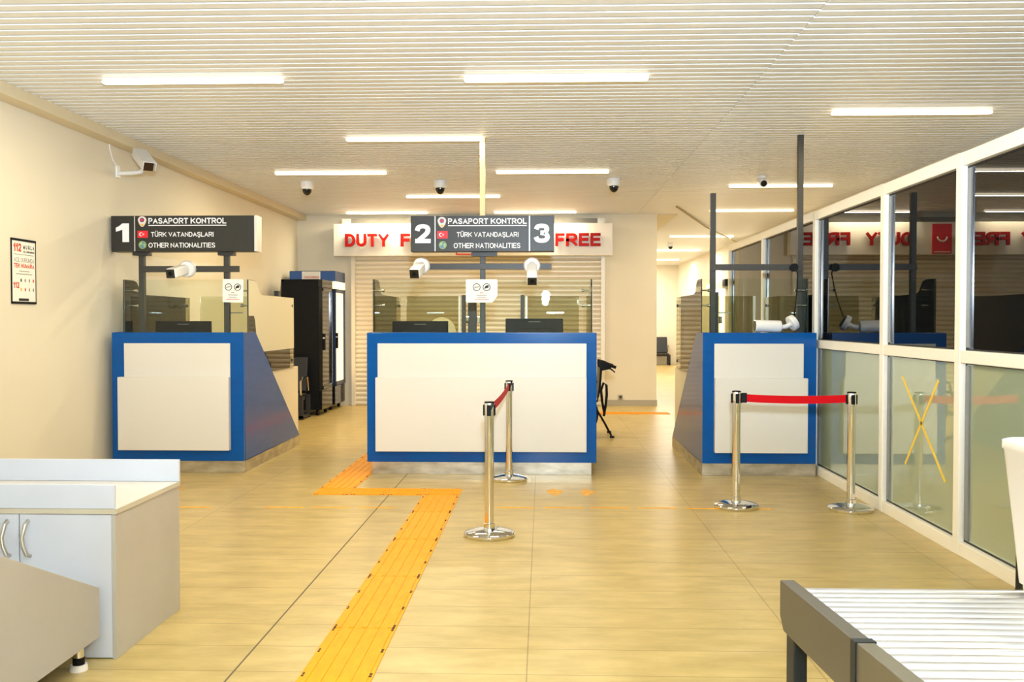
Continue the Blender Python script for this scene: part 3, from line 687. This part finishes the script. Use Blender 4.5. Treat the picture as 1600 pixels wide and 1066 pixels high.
def belt(t, p, q, z0, z1, sag=0.012, end=True):
    p, q = Vector(p), Vector(q); d = (q - p).normalized(); nrm = Vector((-d.y, d.x, 0)) * 0.0012; n = 14; rows = []
    for i in range(n + 1):
        s = i / n; c = p + (q - p) * s; dz = -sag * 4 * s * (1 - s)
        rows.append([(c + nrm + Vector((0, 0, z0 + dz))), (c - nrm + Vector((0, 0, z0 + dz))), (c - nrm + Vector((0, 0, z1 + dz))), (c + nrm + Vector((0, 0, z1 + dz)))])
    MB().rings([[tuple(v) for v in r] for r in rows]).build('belt', BELT, t)
    M = Matrix.Translation((p.x, p.y, 0)) @ Matrix.Rotation(math.atan2(d.y, d.x), 4, 'Z')
    MB().box(-0.005, 0.035, -0.012, 0.012, z0 - 0.008, z1 + 0.008, M).build('belt_clip', BLACK, t, bevel=0.003)
s1 = stanchion(-0.36, 6.24, 'chrome barrier post in front of the centre counter, nearer of the belted pair')
s2 = stanchion(-0.305, 8.42, 'chrome barrier post standing right against the white front of the centre counter', R=0.165)
belt(s1, (-0.358, 6.283, 0), (-0.306, 8.378, 0), 0.826, 0.886, sag=0.02)
s3 = stanchion(1.505, 7.25, 'chrome barrier post in front of the narrow right counter')
s4 = stanchion(2.362, 7.17, 'chrome barrier post beside the glazed partition')
belt(s3, (1.548, 7.246, 0), (2.319, 7.174, 0), 0.826, 0.886)
t = thing('floor_stand', 'short dark post on a chrome foot half hidden behind the white tub by the partition', 'post', (2.475, 4.9, 0))
MB().lathe([(0.088, 0), (0.094, 0.008), (0.092, 0.024), (0.05, 0.034), (0.0, 0.036)], (2.475, 4.9, 0), 'z', 40).build('foot', CHROME, t, smooth=True)
MB().lathe([(0.024, 0.03), (0.018, 0.06), (0.016, 0.40), (0.010, 0.42)], (2.487, 4.9, 0), 'z', 20).build('pole', BLACKG, t, smooth=True)

# ------------------------------------------------------------------ cabinet with worktop, front left
t = thing('low_cabinet', 'low grey two-door cabinet with tray-like top at the left edge', 'cabinet', (-2.6, 4.24, 0))
x0, x1, y0, y1 = -3.1, -1.83, 3.92, 4.60
c = MB().box(x0, x1 - 0.018, y0, y1, 0.0, 0.628).build('carcass', CABF, t)
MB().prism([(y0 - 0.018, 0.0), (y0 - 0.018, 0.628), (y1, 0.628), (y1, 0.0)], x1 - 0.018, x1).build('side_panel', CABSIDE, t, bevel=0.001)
w_ = MB().box(x0, x1 + 0.004, y0 - 0.02, y1, 0.628, 0.648).build('worktop', CABTOP, t)
MB().box(x0, x1 + 0.006, y0 - 0.022, y0 - 0.020, 0.627, 0.649).box(x1 + 0.004, x1 + 0.006, y0 - 0.02, y1, 0.627, 0.649).build('edge_band', CABEDGE, w_)
MB().box(x0, x1 - 0.005, y0 - 0.018, y0, 0.649, 0.752).build('front_upstand', CABF, t, bevel=0.002)
MB().box(x0, x1 + 0.006, y1 - 0.018, y1, 0.649, 0.758).build('rear_upstand', CABF, t, bevel=0.002)
for (a, b_, hx) in ((x0 + 0.003, -2.254, -2.302), (-2.249, x1 - 0.019, -2.213)):
    d = MB().box(a, b_, y0 - 0.018, y0 - 0.001, 0.005, 0.624).build('door', CABF, t, bevel=0.002)
    h = MB()
    pts = [(hx, y0 - 0.018, 0.595), (hx + 0.003, y0 - 0.045, 0.585), (hx - 0.008, y0 - 0.052, 0.53), (hx - 0.002, y0 - 0.052, 0.49), (hx + 0.008, y0 - 0.045, 0.455), (hx + 0.008, y0 - 0.018, 0.445)]
    h.tube(pts, 0.009, 10); h.build('handle', SATIN, d, smooth=True)

# sloping chute panel on chrome legs
t = thing('luggage_chute', 'sloping grey sided luggage chute on chrome feet at the bottom left corner', 'chute', (-2.15, 2.8, 0))
pr = [(3.845, 0.116), (3.845, 0.326), (3.13, 0.646), (2.85, 0.77), (1.2, 0.80), (1.2, 0.11)]
MB().prism(pr, -1.905, -1.875).build('side_panel', RAMP, t, bevel=0.003)
MB().prism(pr, -2.53, -2.50).build('side_panel', RAMP, t, bevel=0.003)
MB().prism([(3.83, 0.13), (3.83, 0.30), (3.13, 0.617), (2.85, 0.74), (1.2, 0.77), (1.2, 0.74), (2.85, 0.71), (3.11, 0.592), (3.81, 0.275), (3.81, 0.13)], -2.50, -1.905).build('slide_bed', SATIN, t)
for lx, ly in ((-1.932, 3.775), (-2.44, 3.775), (-1.932, 1.4), (-2.44, 1.4)):
    l = MB().cyl((lx, ly, 0.03), (lx, ly, 0.29 if ly > 3 else 0.74), 0.022).build('leg', CHROME, t, smooth=True)
    MB().cyl((lx, ly, 0.025), (lx, ly, 0.055), 0.024).build('ferrule', BLACK, l, smooth=True)
    MB().cyl((lx, ly, 0), (lx, ly, 0.025), 0.036, 0.033).build('foot', WHITE, l, smooth=True)

# ------------------------------------------------------------------ roller conveyor, front right
t = thing('roller_conveyor', 'roller conveyor with grey side rails at the bottom right corner', 'conveyor', (1.3, 2.0, 0))
sl = math.tan(math.radians(4.0)); zt = lambda yy: 0.678 + sl * (2.80 - yy)
def rail(xa, xb, ya, yb, m, nm):
    ch = 0.035 if yb > 2.7 else 0
    pts = [(ya, zt(ya)), (yb, zt(yb)), (yb, zt(yb) - 0.105), (yb - ch * 1.2, zt(yb) - 0.142), (ya, zt(ya) - 0.142)]
    return MB().prism(pts, xa, xb).build(nm, m, t, bevel=0.003)
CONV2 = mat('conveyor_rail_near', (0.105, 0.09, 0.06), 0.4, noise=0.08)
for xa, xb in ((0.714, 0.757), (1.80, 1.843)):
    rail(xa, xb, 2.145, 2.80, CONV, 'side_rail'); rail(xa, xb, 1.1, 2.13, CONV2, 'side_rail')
    MB().prism([(2.118, zt(2.118) + 0.002), (2.15, zt(2.15) + 0.002), (2.15, zt(2.15) - 0.148), (2.118, zt(2.118) - 0.148)], xa - 0.004, xb + 0.002).build('rail_joint', CONVD, t)
    for yy in (2.70, 1.25): MB().box(xa + 0.002, xb - 0.002, yy - 0.05, yy + 0.03, 0, zt(yy) - 0.14).build('leg', CONVD, t, bevel=0.004)
MB().box(0.757, 1.80, 2.62, 2.66, 0.30, 0.34).build('cross_brace', CONVD, t)
k = 0; yy = 2.765
while yy > 1.25:
    MB().cyl((0.757, yy, zt(yy) - 0.035), (1.80, yy, zt(yy) - 0.035), 0.0185, n=20).build('roller', ROLL, t, smooth=True)
    yy -= 0.0565; k += 1
# white tub standing on the conveyor
t = thing('plastic_tub', 'tall white plastic tub standing on the rollers at the right edge', 'tub', (1.6, 2.55, zt(2.55)))
def rr(cx, cy, hx, hy, r, z, n=6):
    out = []
    for sx, sy, a0 in ((1, 1, 0), (-1, 1, 90), (-1, -1, 180), (1, -1, 270)):
        for i in range(n):
            a = math.radians(a0 + 90 * i / (n - 1)); out.append((cx + sx * (hx - r) + r * math.cos(a), cy + sy * (hy - r) + r * math.sin(a), z))
    return out
zb = zt(2.36) - 0.011
cx, cy = 1.547, 2.57
MB().rings([rr(cx, cy, 0.165, 0.185, 0.04, zb), rr(cx, cy, 0.178, 0.198, 0.045, zb + 0.15), rr(cx, cy, 0.203, 0.213, 0.05, zb + 0.385), rr(cx, cy, 0.207, 0.217, 0.05, zb + 0.39), rr(cx, cy, 0.207, 0.217, 0.05, zb + 0.412), rr(cx, cy, 0.200, 0.210, 0.05, zb + 0.416), rr(cx, cy, 0.170, 0.188, 0.045, zb + 0.15), rr(cx, cy, 0.155, 0.175, 0.04, zb + 0.01)]).build('shell', WHITE, t, smooth=True)
MB().box(cx - 0.06, cx + 0.06, cy - 0.245, cy - 0.23, zb + 0.36, zb + 0.40).build('grip', WHITE, t, bevel=0.005)

# ------------------------------------------------------------------ floor markings
def tactile(name, label, plates, along):
    t = thing(name, label, 'tactile strip', (plates[0][0], plates[0][2], 0))
    for (xa, xb, ya, yb, d) in plates:
        m = MB().box(xa + 0.001, xb - 0.001, ya + 0.001, yb - 0.001, 0, 0.004)
        nr = 5
        for i in range(nr):
            if d == 'y':
                c = xa + (xb - xa) * (i + 0.5) / nr; m.box(c - 0.012, c + 0.012, ya + 0.008, yb - 0.008, 0.004, 0.007)
            else:
                c = ya + (yb - ya) * (i + 0.5) / nr; m.box(xa + 0.008, xb - 0.008, c - 0.012, c + 0.012, 0.004, 0.007)
        p = m.build('plate', TACT, t)
        s = MB()
        if d == 'y':
            q = ya + 0.02
            while q < yb:
                for xx in (xa + 0.014, xb - 0.014): s.cyl((xx, q, 0.004), (xx, q, 0.0065), 0.0075, n=8).cyl((xx, q + 0.024, 0.004), (xx, q + 0.024, 0.0065), 0.0075, n=8)
                q += 0.28
        else:
            for xx in (xa + 0.02, xb - 0.045):
                for yy in (ya + 0.014, yb - 0.014): s.cyl((xx, yy, 0.004), (xx, yy, 0.0065), 0.0075, n=8).cyl((xx + 0.024, yy, 0.004), (xx + 0.024, yy, 0.0065), 0.0075, n=8)
        s.build('screws', INK, p)
pl = []
yy = 7.655
for L in (0.68,) + (0.885,) * 7:
    pl.append((-0.995, -0.69, yy - L, yy, 'y')); yy -= L
pl.append((-0.995, -0.69, 7.655, 7.955, 'x'))
for a in (-1.305, -1.615): pl.append((a, a + 0.308, 7.655, 7.955, 'x'))
pl.append((-1.925, -1.617, 7.655, 7.955, 'x'))
yy = 7.957
for k in range(7): pl.append((-1.925, -1.62, yy, yy + 0.885, 'y')); yy += 0.885
tactile('tactile_strip', 'zigzag strip of yellow ribbed tactile plates crossing the floor to the counters', pl, 'y')
tactile('tactile_strip', 'short cross strip of orange tactile plates in front of the cream pillar', [(0.3 + 0.56 * i, 0.3 + 0.56 * (i + 1), 14.38, 14.68, 'x') for i in range(3)], 'x')

t = thing('waiting_line', 'dashed yellow tape line across the floor in front of the counters', 'floor marking', (-0.6, 7.18, 0))
for a, b_, yv in ((-2.89, -2.58, 7.11), (-2.157, -1.86, 7.13), (-1.797, -1.50, 7.14), (-1.434, -1.145, 7.15), (-0.35, -0.055, 7.18), (0.01, 0.32, 7.19), (0.37, 0.685, 7.20), (0.74, 1.05, 7.20), (1.11, 1.42, 7.19), (1.48, 1.77, 7.19)):
    MB().box(a, b_, yv - 0.017, yv + 0.017, 0, 0.0012).build('dash', TAPE, t)
def blot(cx, cy, rx, ry, ph):
    return MB().prism([(cx + rx * (1 + 0.22 * math.sin(3 * a + ph) + 0.12 * math.sin(7 * a + ph)) * math.cos(a), cy + ry * (1 + 0.2 * math.sin(4 * a + ph)) * math.sin(a)) for a in [2 * math.pi * i / 36 for i in range(36)]], 0, 0.0012, 'z')
t = thing('footprint_marker', 'pair of worn orange footprint marks on the floor before the centre counter', 'floor marking', (0.24, 7.82, 0))
blot(0.10, 7.84, 0.065, 0.13, 0.3).build('footprint', SMUDGE, t); blot(0.373, 7.84, 0.06, 0.13, 1.7).build('footprint', SMUDGE, t)
t = blot(-3.19, 7.87, 0.065, 0.13, 0.9).build('footprint_marker', SMUDGE); tag(t, 'single worn orange mark on the floor before the left counter', 'floor marking')

# yellow tape cross on the lower pane beside the partition barrier post
t = thing('tape_cross', 'thin yellow tape cross stuck on the lower pane of the glazed partition', 'tape', (PX + 0.04, 6.45, 0.4))
for (ya, za), (yb, zb_) in (((6.84, 1.05), (6.10, 0.405)), ((6.22, 1.06), (6.77, 0.42))):
    d = Vector((0, yb - ya, zb_ - za)).normalized(); nn_ = Vector((0, -d.z, d.y)) * 0.012
    P0, P1 = Vector((PX + 0.04, ya, za)), Vector((PX + 0.04, yb, zb_))
    q = [P0 + nn_, P0 - nn_, P1 - nn_, P1 + nn_]
    MB().rings([[tuple(v) for v in q], [tuple(v + Vector((0.0019, 0, 0))) for v in q]]).build('tape_strip', TAPEX, t)

# ------------------------------------------------------------------ poster on the left wall
t = thing('poster', 'framed emergency number poster 112 on the left wall', 'poster', (WL, 7.38, 1.595))
pa, pb, p0, p1 = 7.21, 7.55, 1.595, 2.105; D = WL + 0.006
MB().box(WL, D, pa, pb, p0, p1).build('sheet', PAPER, t)
b = MB().box(WL, D + 0.006, pa - 0.006, pb + 0.006, p1 - 0.012, p1 + 0.006).box(WL, D + 0.006, pa - 0.006, pb + 0.006, p0 - 0.006, p0 + 0.012).box(WL, D + 0.004, pa - 0.006, pa, p0, p1).box(WL, D + 0.004, pb, pb + 0.006, p0, p1)
b.build('frame', BLACK, t)
U = lambda f: pa + f * (pb - pa)
V = lambda f: p1 - f * (p1 - p0)
def ptext(s, u0, u1, v0, v1, m, bold=0.16): text('lettering', s, m, t, U(u0), U(u1), V(v1), V(v0), D, bold=bold, depth=0.001, plane='right')
ptext('112', 0.07, 0.40, 0.06, 0.19, INKR, 0.24)
ptext('M U Ğ L A', 0.48, 0.96, 0.08, 0.145, INK, 0.22)
ptext('ACİL ÇAĞRI MERKEZİ', 0.48, 0.96, 0.17, 0.20, INK, 0.2)
MB().box(D, D + 0.001, U(0.1), U(0.93), V(0.238), V(0.232)).build('rule', INK, t)
ptext('ACİL DURUMDA', 0.09, 0.95, 0.285, 0.355, INKG, 0.12)
ptext('TEK NUMARA', 0.09, 0.95, 0.375, 0.445, INKR, 0.2)
for (u0, u1, v) in ((0.30, 0.74, 0.49), (0.16, 0.86, 0.535)): MB().box(D, D + 0.001, U(u0), U(u1), V(v + 0.012), V(v)).build('text_line', INKG, t)
ptext('112', 0.05, 0.30, 0.67, 0.765, INKR, 0.22)
for r_, ms in ((0.64, (INK, INKG, INKG, INKR)), (0.785, (INKY, INKR, INKG, INKG))):
    for i, m in enumerate(ms):
        u = U(0.38 + 0.175 * i); vv = V(r_); q = 0.012
        MB().prism([(u + q * 0.8 * math.cos(a), vv + q * 1.2 * math.sin(a)) for a in [2 * math.pi * j / 14 for j in range(14)]], D, D + 0.001).build('emblem', m, t)
bl = MB().box(D, D + 0.001, U(0.28), U(0.70), V(0.965), V(0.925)).build('black_label', INK, t)

# ------------------------------------------------------------------ drinks coolers
def cooler(y0, y1, x0, x1, h, label, side, lit, header):
    t = thing('drinks_cooler', label, 'cooler', ((x0 + x1) / 2, (y0 + y1) / 2, 0), 'drinks coolers')
    hb = h - (0.17 if header else 0)
    b = MB().box(x0, x1 - 0.06, y0, y0 + 0.04, 0.09, hb).box(x0, x1 - 0.06, y1 - 0.04, y1, 0.09, hb).box(x0, x0 + 0.04, y0, y1, 0.09, hb).box(x0, x1 - 0.06, y0, y1, hb - 0.05, hb).box(x0, x1 - 0.06, y0, y1, 0.09, 0.42)
    b.build('cabinet_shell', side, t, bevel=0.004)
    MB().box(x0 + 0.045, x0 + 0.06, y0 + 0.045, y1 - 0.045, 0.43, hb - 0.06).build('interior', COOLLIT if lit else BLACK, t)
    for zz in (0.75, 1.05, 1.35, 1.62): MB().box(x0 + 0.06, x1 - 0.09, y0 + 0.045, y1 - 0.045, zz, zz + 0.012).build('shelf', SATIN, t)
    d = MB().box(x1 - 0.058, x1, y0, y0 + 0.07, 0.40, hb - 0.12).box(x1 - 0.058, x1, y1 - 0.05, y1, 0.40, hb - 0.12).box(x1 - 0.058, x1, y0, y1, 0.40, 0.46).box(x1 - 0.058, x1, y0, y1, hb - 0.18, hb - 0.12).build('door', COOLB if lit else BLACKG, t, bevel=0.004)
    MB().box(x1 - 0.035, x1 - 0.025, y0 + 0.07, y1 - 0.05, 0.46, hb - 0.18).build('door_glass', COOLLIT if lit else BLACKG, d)
    hd = MB().box(x1, x1 + 0.035, y0 + 0.01, y0 + 0.06, 1.0, 1.25).build('handle', BLACK, d, bevel=0.006)
    MB().box(x1 + 0.002, x1 + 0.034, y0 + 0.008, y0 + 0.012, 1.175, 1.195).build('handle_badge', SILV, hd)
    MB().box(x1 - 0.058, x1 - 0.01, y0, y1, 0.09, 0.39).build('vent_panel', BLACKG, t, bevel=0.004)
    MB().box(x1 - 0.058, x1, y0, y1, hb - 0.115, hb).build('display_panel', COOLLIT if lit else BLACKG, t)
    for xx in (x0 + 0.08, x1 - 0.1):
        for yy in (y0 + 0.08, y1 - 0.08): MB().cyl((xx - 0.02, yy, 0.045), (xx + 0.02, yy, 0.045), 0.045).build('caster', BLACK, t)
    if header:
        hh = MB().box(x0, x1, y0, y1, hb, h).build('header_box', COOLB, t, bevel=0.01)
        MB().box(x0 + 0.0, x0 + 0.20, y0 - 0.004, y0, hb + 0.0, h - 0.01).build('blue_panel', COOLBL, hh)
        MB().box(x0 + 0.20, x0 + 0.50, y0 - 0.004, y0, hb + 0.0, h - 0.01).build('white_panel', BOARD, hh)
        text('lettering', 'COLD DRINKS', INKR, hh, x0 + 0.235, x0 + 0.475, hb + 0.05, hb + 0.085, y0 - 0.004, bold=0.2)
        MB().box(x0 + 0.50, x1, y0 - 0.004, y0, hb + 0.0, h - 0.01).build('blue_panel', COOLBL, hh)
cooler(13.98, 14.66, -3.97, -3.34, 2.075, 'black drinks cooler with its plain side showing, nearest of the two coolers', BLACK, False, False)
cooler(14.86, 15.6, -4.08, -3.34, 2.25, 'dark blue drinks cooler with a lit glass door and header, beside the shutter', COOLB, True, True)

# ------------------------------------------------------------------ benches
def bench(x0, x1, y, label, seats, arm_h=0.61):
    t = thing('waiting_bench', label, 'bench', ((x0 + x1) / 2, y, 0), 'dark waiting benches')
    wd = (x1 - x0) / seats
    for i in range(seats):
        a = x0 + wd * i + 0.02; b_ = a + wd - 0.04
        MB().prism([(y - 0.50, 0.355), (y - 0.50, 0.385), (y - 0.1, 0.37), (y - 0.04, 0.34), (y - 0.08, 0.325)], a, b_).build('seat', SEAT, t, bevel=0.008)
        MB().prism([(y - 0.06, 0.37), (y - 0.10, 0.40), (y + 0.02, 0.90), (y + 0.05, 0.90)], a, b_).build('backrest', SEAT, t, bevel=0.008)
    MB().box(x0, x1, y - 0.30, y - 0.24, 0.28, 0.33).build('beam', DARKM, t)
    for xx in (x0, x1):
        MB().tube([(xx, y - 0.47, 0.36), (xx, y - 0.48, 0.56), (xx, y - 0.40, arm_h), (xx, y - 0.10, arm_h), (xx, y - 0.05, 0.40)], 0.014, 8).build('armrest', CHROME, t, smooth=True)
        MB().box(xx - 0.03, xx + 0.03, y - 0.48, y - 0.44, 0, 0.34).box(xx - 0.03, xx + 0.03, y - 0.06, y - 0.02, 0, 0.34).box(xx - 0.03, xx + 0.03, y - 0.48, y - 0.02, 0.02, 0.06).build('leg', SEAT, t)
bench(-4.15, -3.52, 13.85, 'dark waiting bench with chrome armrest beside the black cooler, behind the left counter', 1)
bench(2.4, 4.08, 30.45, 'dark waiting bench against the end wall of the far corridor', 3)

# far sliding door in the corridor
dr = MB().box(4.37, 4.42, 22.3, 24.2, 0, 2.2).build('door_1', DOORLIT); tag(dr, kind='structure')
MB().box(4.34, 4.42, 22.2, 22.32, 0, 2.22).box(4.35, 4.39, 23.1, 23.2, 0, 2.2).box(4.34, 4.42, 24.2, 24.3, 0, 2.22).build('door_frame', FRAME, dr)
MB().box(4.25, 4.42, 22.2, 24.3, 2.2, 2.38).build('door_track', FRAME, dr)
t = MB().box(4.25, 4.42, 21.85, 22.15, 2.25, 2.42).build('door_sensor', BLACK, None, bevel=0.02); tag(t, 'small black sensor box above the bright sliding door in the far corridor', 'sensor')

# wheelchair behind the centre counter, its back towards the partition
t = thing('wheelchair', 'dark wheelchair behind the right end of the centre counter, one push handle showing', 'wheelchair', (0.45, 11.7, 0))
WX = 0.70
for yy in (11.42, 11.92):
    MB().tube([(0.40, yy, 0.48), (WX - 0.03, yy, 0.46), (WX, yy, 0.60), (WX + 0.02, yy, 0.87), (WX + 0.05, yy, 0.91), (WX + 0.10, yy, 0.915)], 0.013).build('back_tube', BLACK, t, smooth=True)
    h = MB().tube([(WX + 0.04, yy, 0.915), (WX + 0.11, yy, 0.905), (WX + 0.20, yy, 0.875)], 0.019).build('push_handle', BLACK, t, smooth=True)
    MB().rings([[(WX + 0.0, yy + a, 0.89 + b) for a, b in ((-.03, -.06), (.03, -.06), (.03, .07), (-.03, .07))], [(WX + 0.10, yy + a, 0.90 + b) for a, b in ((-.025, -.05), (.025, -.05), (.025, .035), (-.025, .035))], [(WX + 0.14, yy + a, 0.885 + b) for a, b in ((-.02, -.03), (.02, -.03), (.02, .025), (-.02, .025))]]).build('handle_hub', BLACK, h, bevel=0.008)
    MB().tube([(WX + 0.10, yy, 0.87), (WX + 0.15, yy, 0.85), (WX + 0.185, yy - 0.01, 0.815)], 0.008).build('brake_lever', BLACK, h, smooth=True)
    MB().tube([(-0.15, yy, 0.20), (0.1, yy, 0.30), (0.45, yy, 0.32), (WX, yy, 0.30), (WX + 0.04, yy, 0.22)], 0.013).build('lower_tube', BLACK, t, smooth=True)
    MB().tube([(WX - 0.03, yy, 0.70), (0.30, yy, 0.70), (0.26, yy, 0.46)], 0.013).build('armrest', BLACK, t, smooth=True)
    w_ = MB().torus((0.38, yy + (0.05 if yy > 11.6 else -0.05), 0.305), 0.285, 0.018, 'y', n=48).build('rear_wheel', BLACK, t, smooth=True)
    sp = MB()
    for i in range(16):
        a = 2 * math.pi * i / 16; sp.tube([(0.38, yy + (0.05 if yy > 11.6 else -0.05), 0.305), (0.38 + 0.28 * math.cos(a), yy + (0.05 if yy > 11.6 else -0.05), 0.305 + 0.28 * math.sin(a))], 0.002, 5)
    sp.build('spokes', SATIN, w_)
    MB().torus((-0.12, yy, 0.09), 0.075, 0.015, 'y', n=24).cyl((-0.12, yy - 0.02, 0.09), (-0.12, yy + 0.02, 0.09), 0.03).build('front_caster', BLACK, t, smooth=True)
    MB().tube([(WX, yy, 0.30), (WX + 0.08, yy, 0.16), (WX + 0.145, yy, 0.035)], 0.012).cyl((WX + 0.125, yy, 0.02), (WX + 0.18, yy, 0.02), 0.014).build('tip_bar', BLACK, t, smooth=True)
    MB().tube([(-0.12, yy, 0.165), (-0.14, yy, 0.32), (-0.15, yy, 0.46), (0.40, yy, 0.48)], 0.013).build('front_tube', BLACK, t, smooth=True)
MB().prism([(WX - 0.035, 0.50), (WX - 0.015, 0.62), (WX, 0.86), (WX + 0.008, 0.86), (WX - 0.006, 0.62), (WX - 0.027, 0.50)], 11.42, 11.92, 'y').build('back_sling', mat('sling_grey', (0.10, 0.10, 0.085), 0.7), t)
MB().box(-0.1, WX - 0.05, 11.42, 11.92, 0.475, 0.50).build('seat', SEAT, t, bevel=0.008)
MB().tube([(WX + 0.06, 11.40, 0.30), (WX + 0.03, 11.39, 0.45), (WX + 0.015, 11.385, 0.60), (WX + 0.045, 11.38, 0.69), (WX + 0.08, 11.38, 0.66), (WX + 0.085, 11.385, 0.54), (WX + 0.07, 11.39, 0.40), (WX + 0.05, 11.40, 0.28)], 0.016, 8).build('strap_loop', BLACK, t, smooth=True)
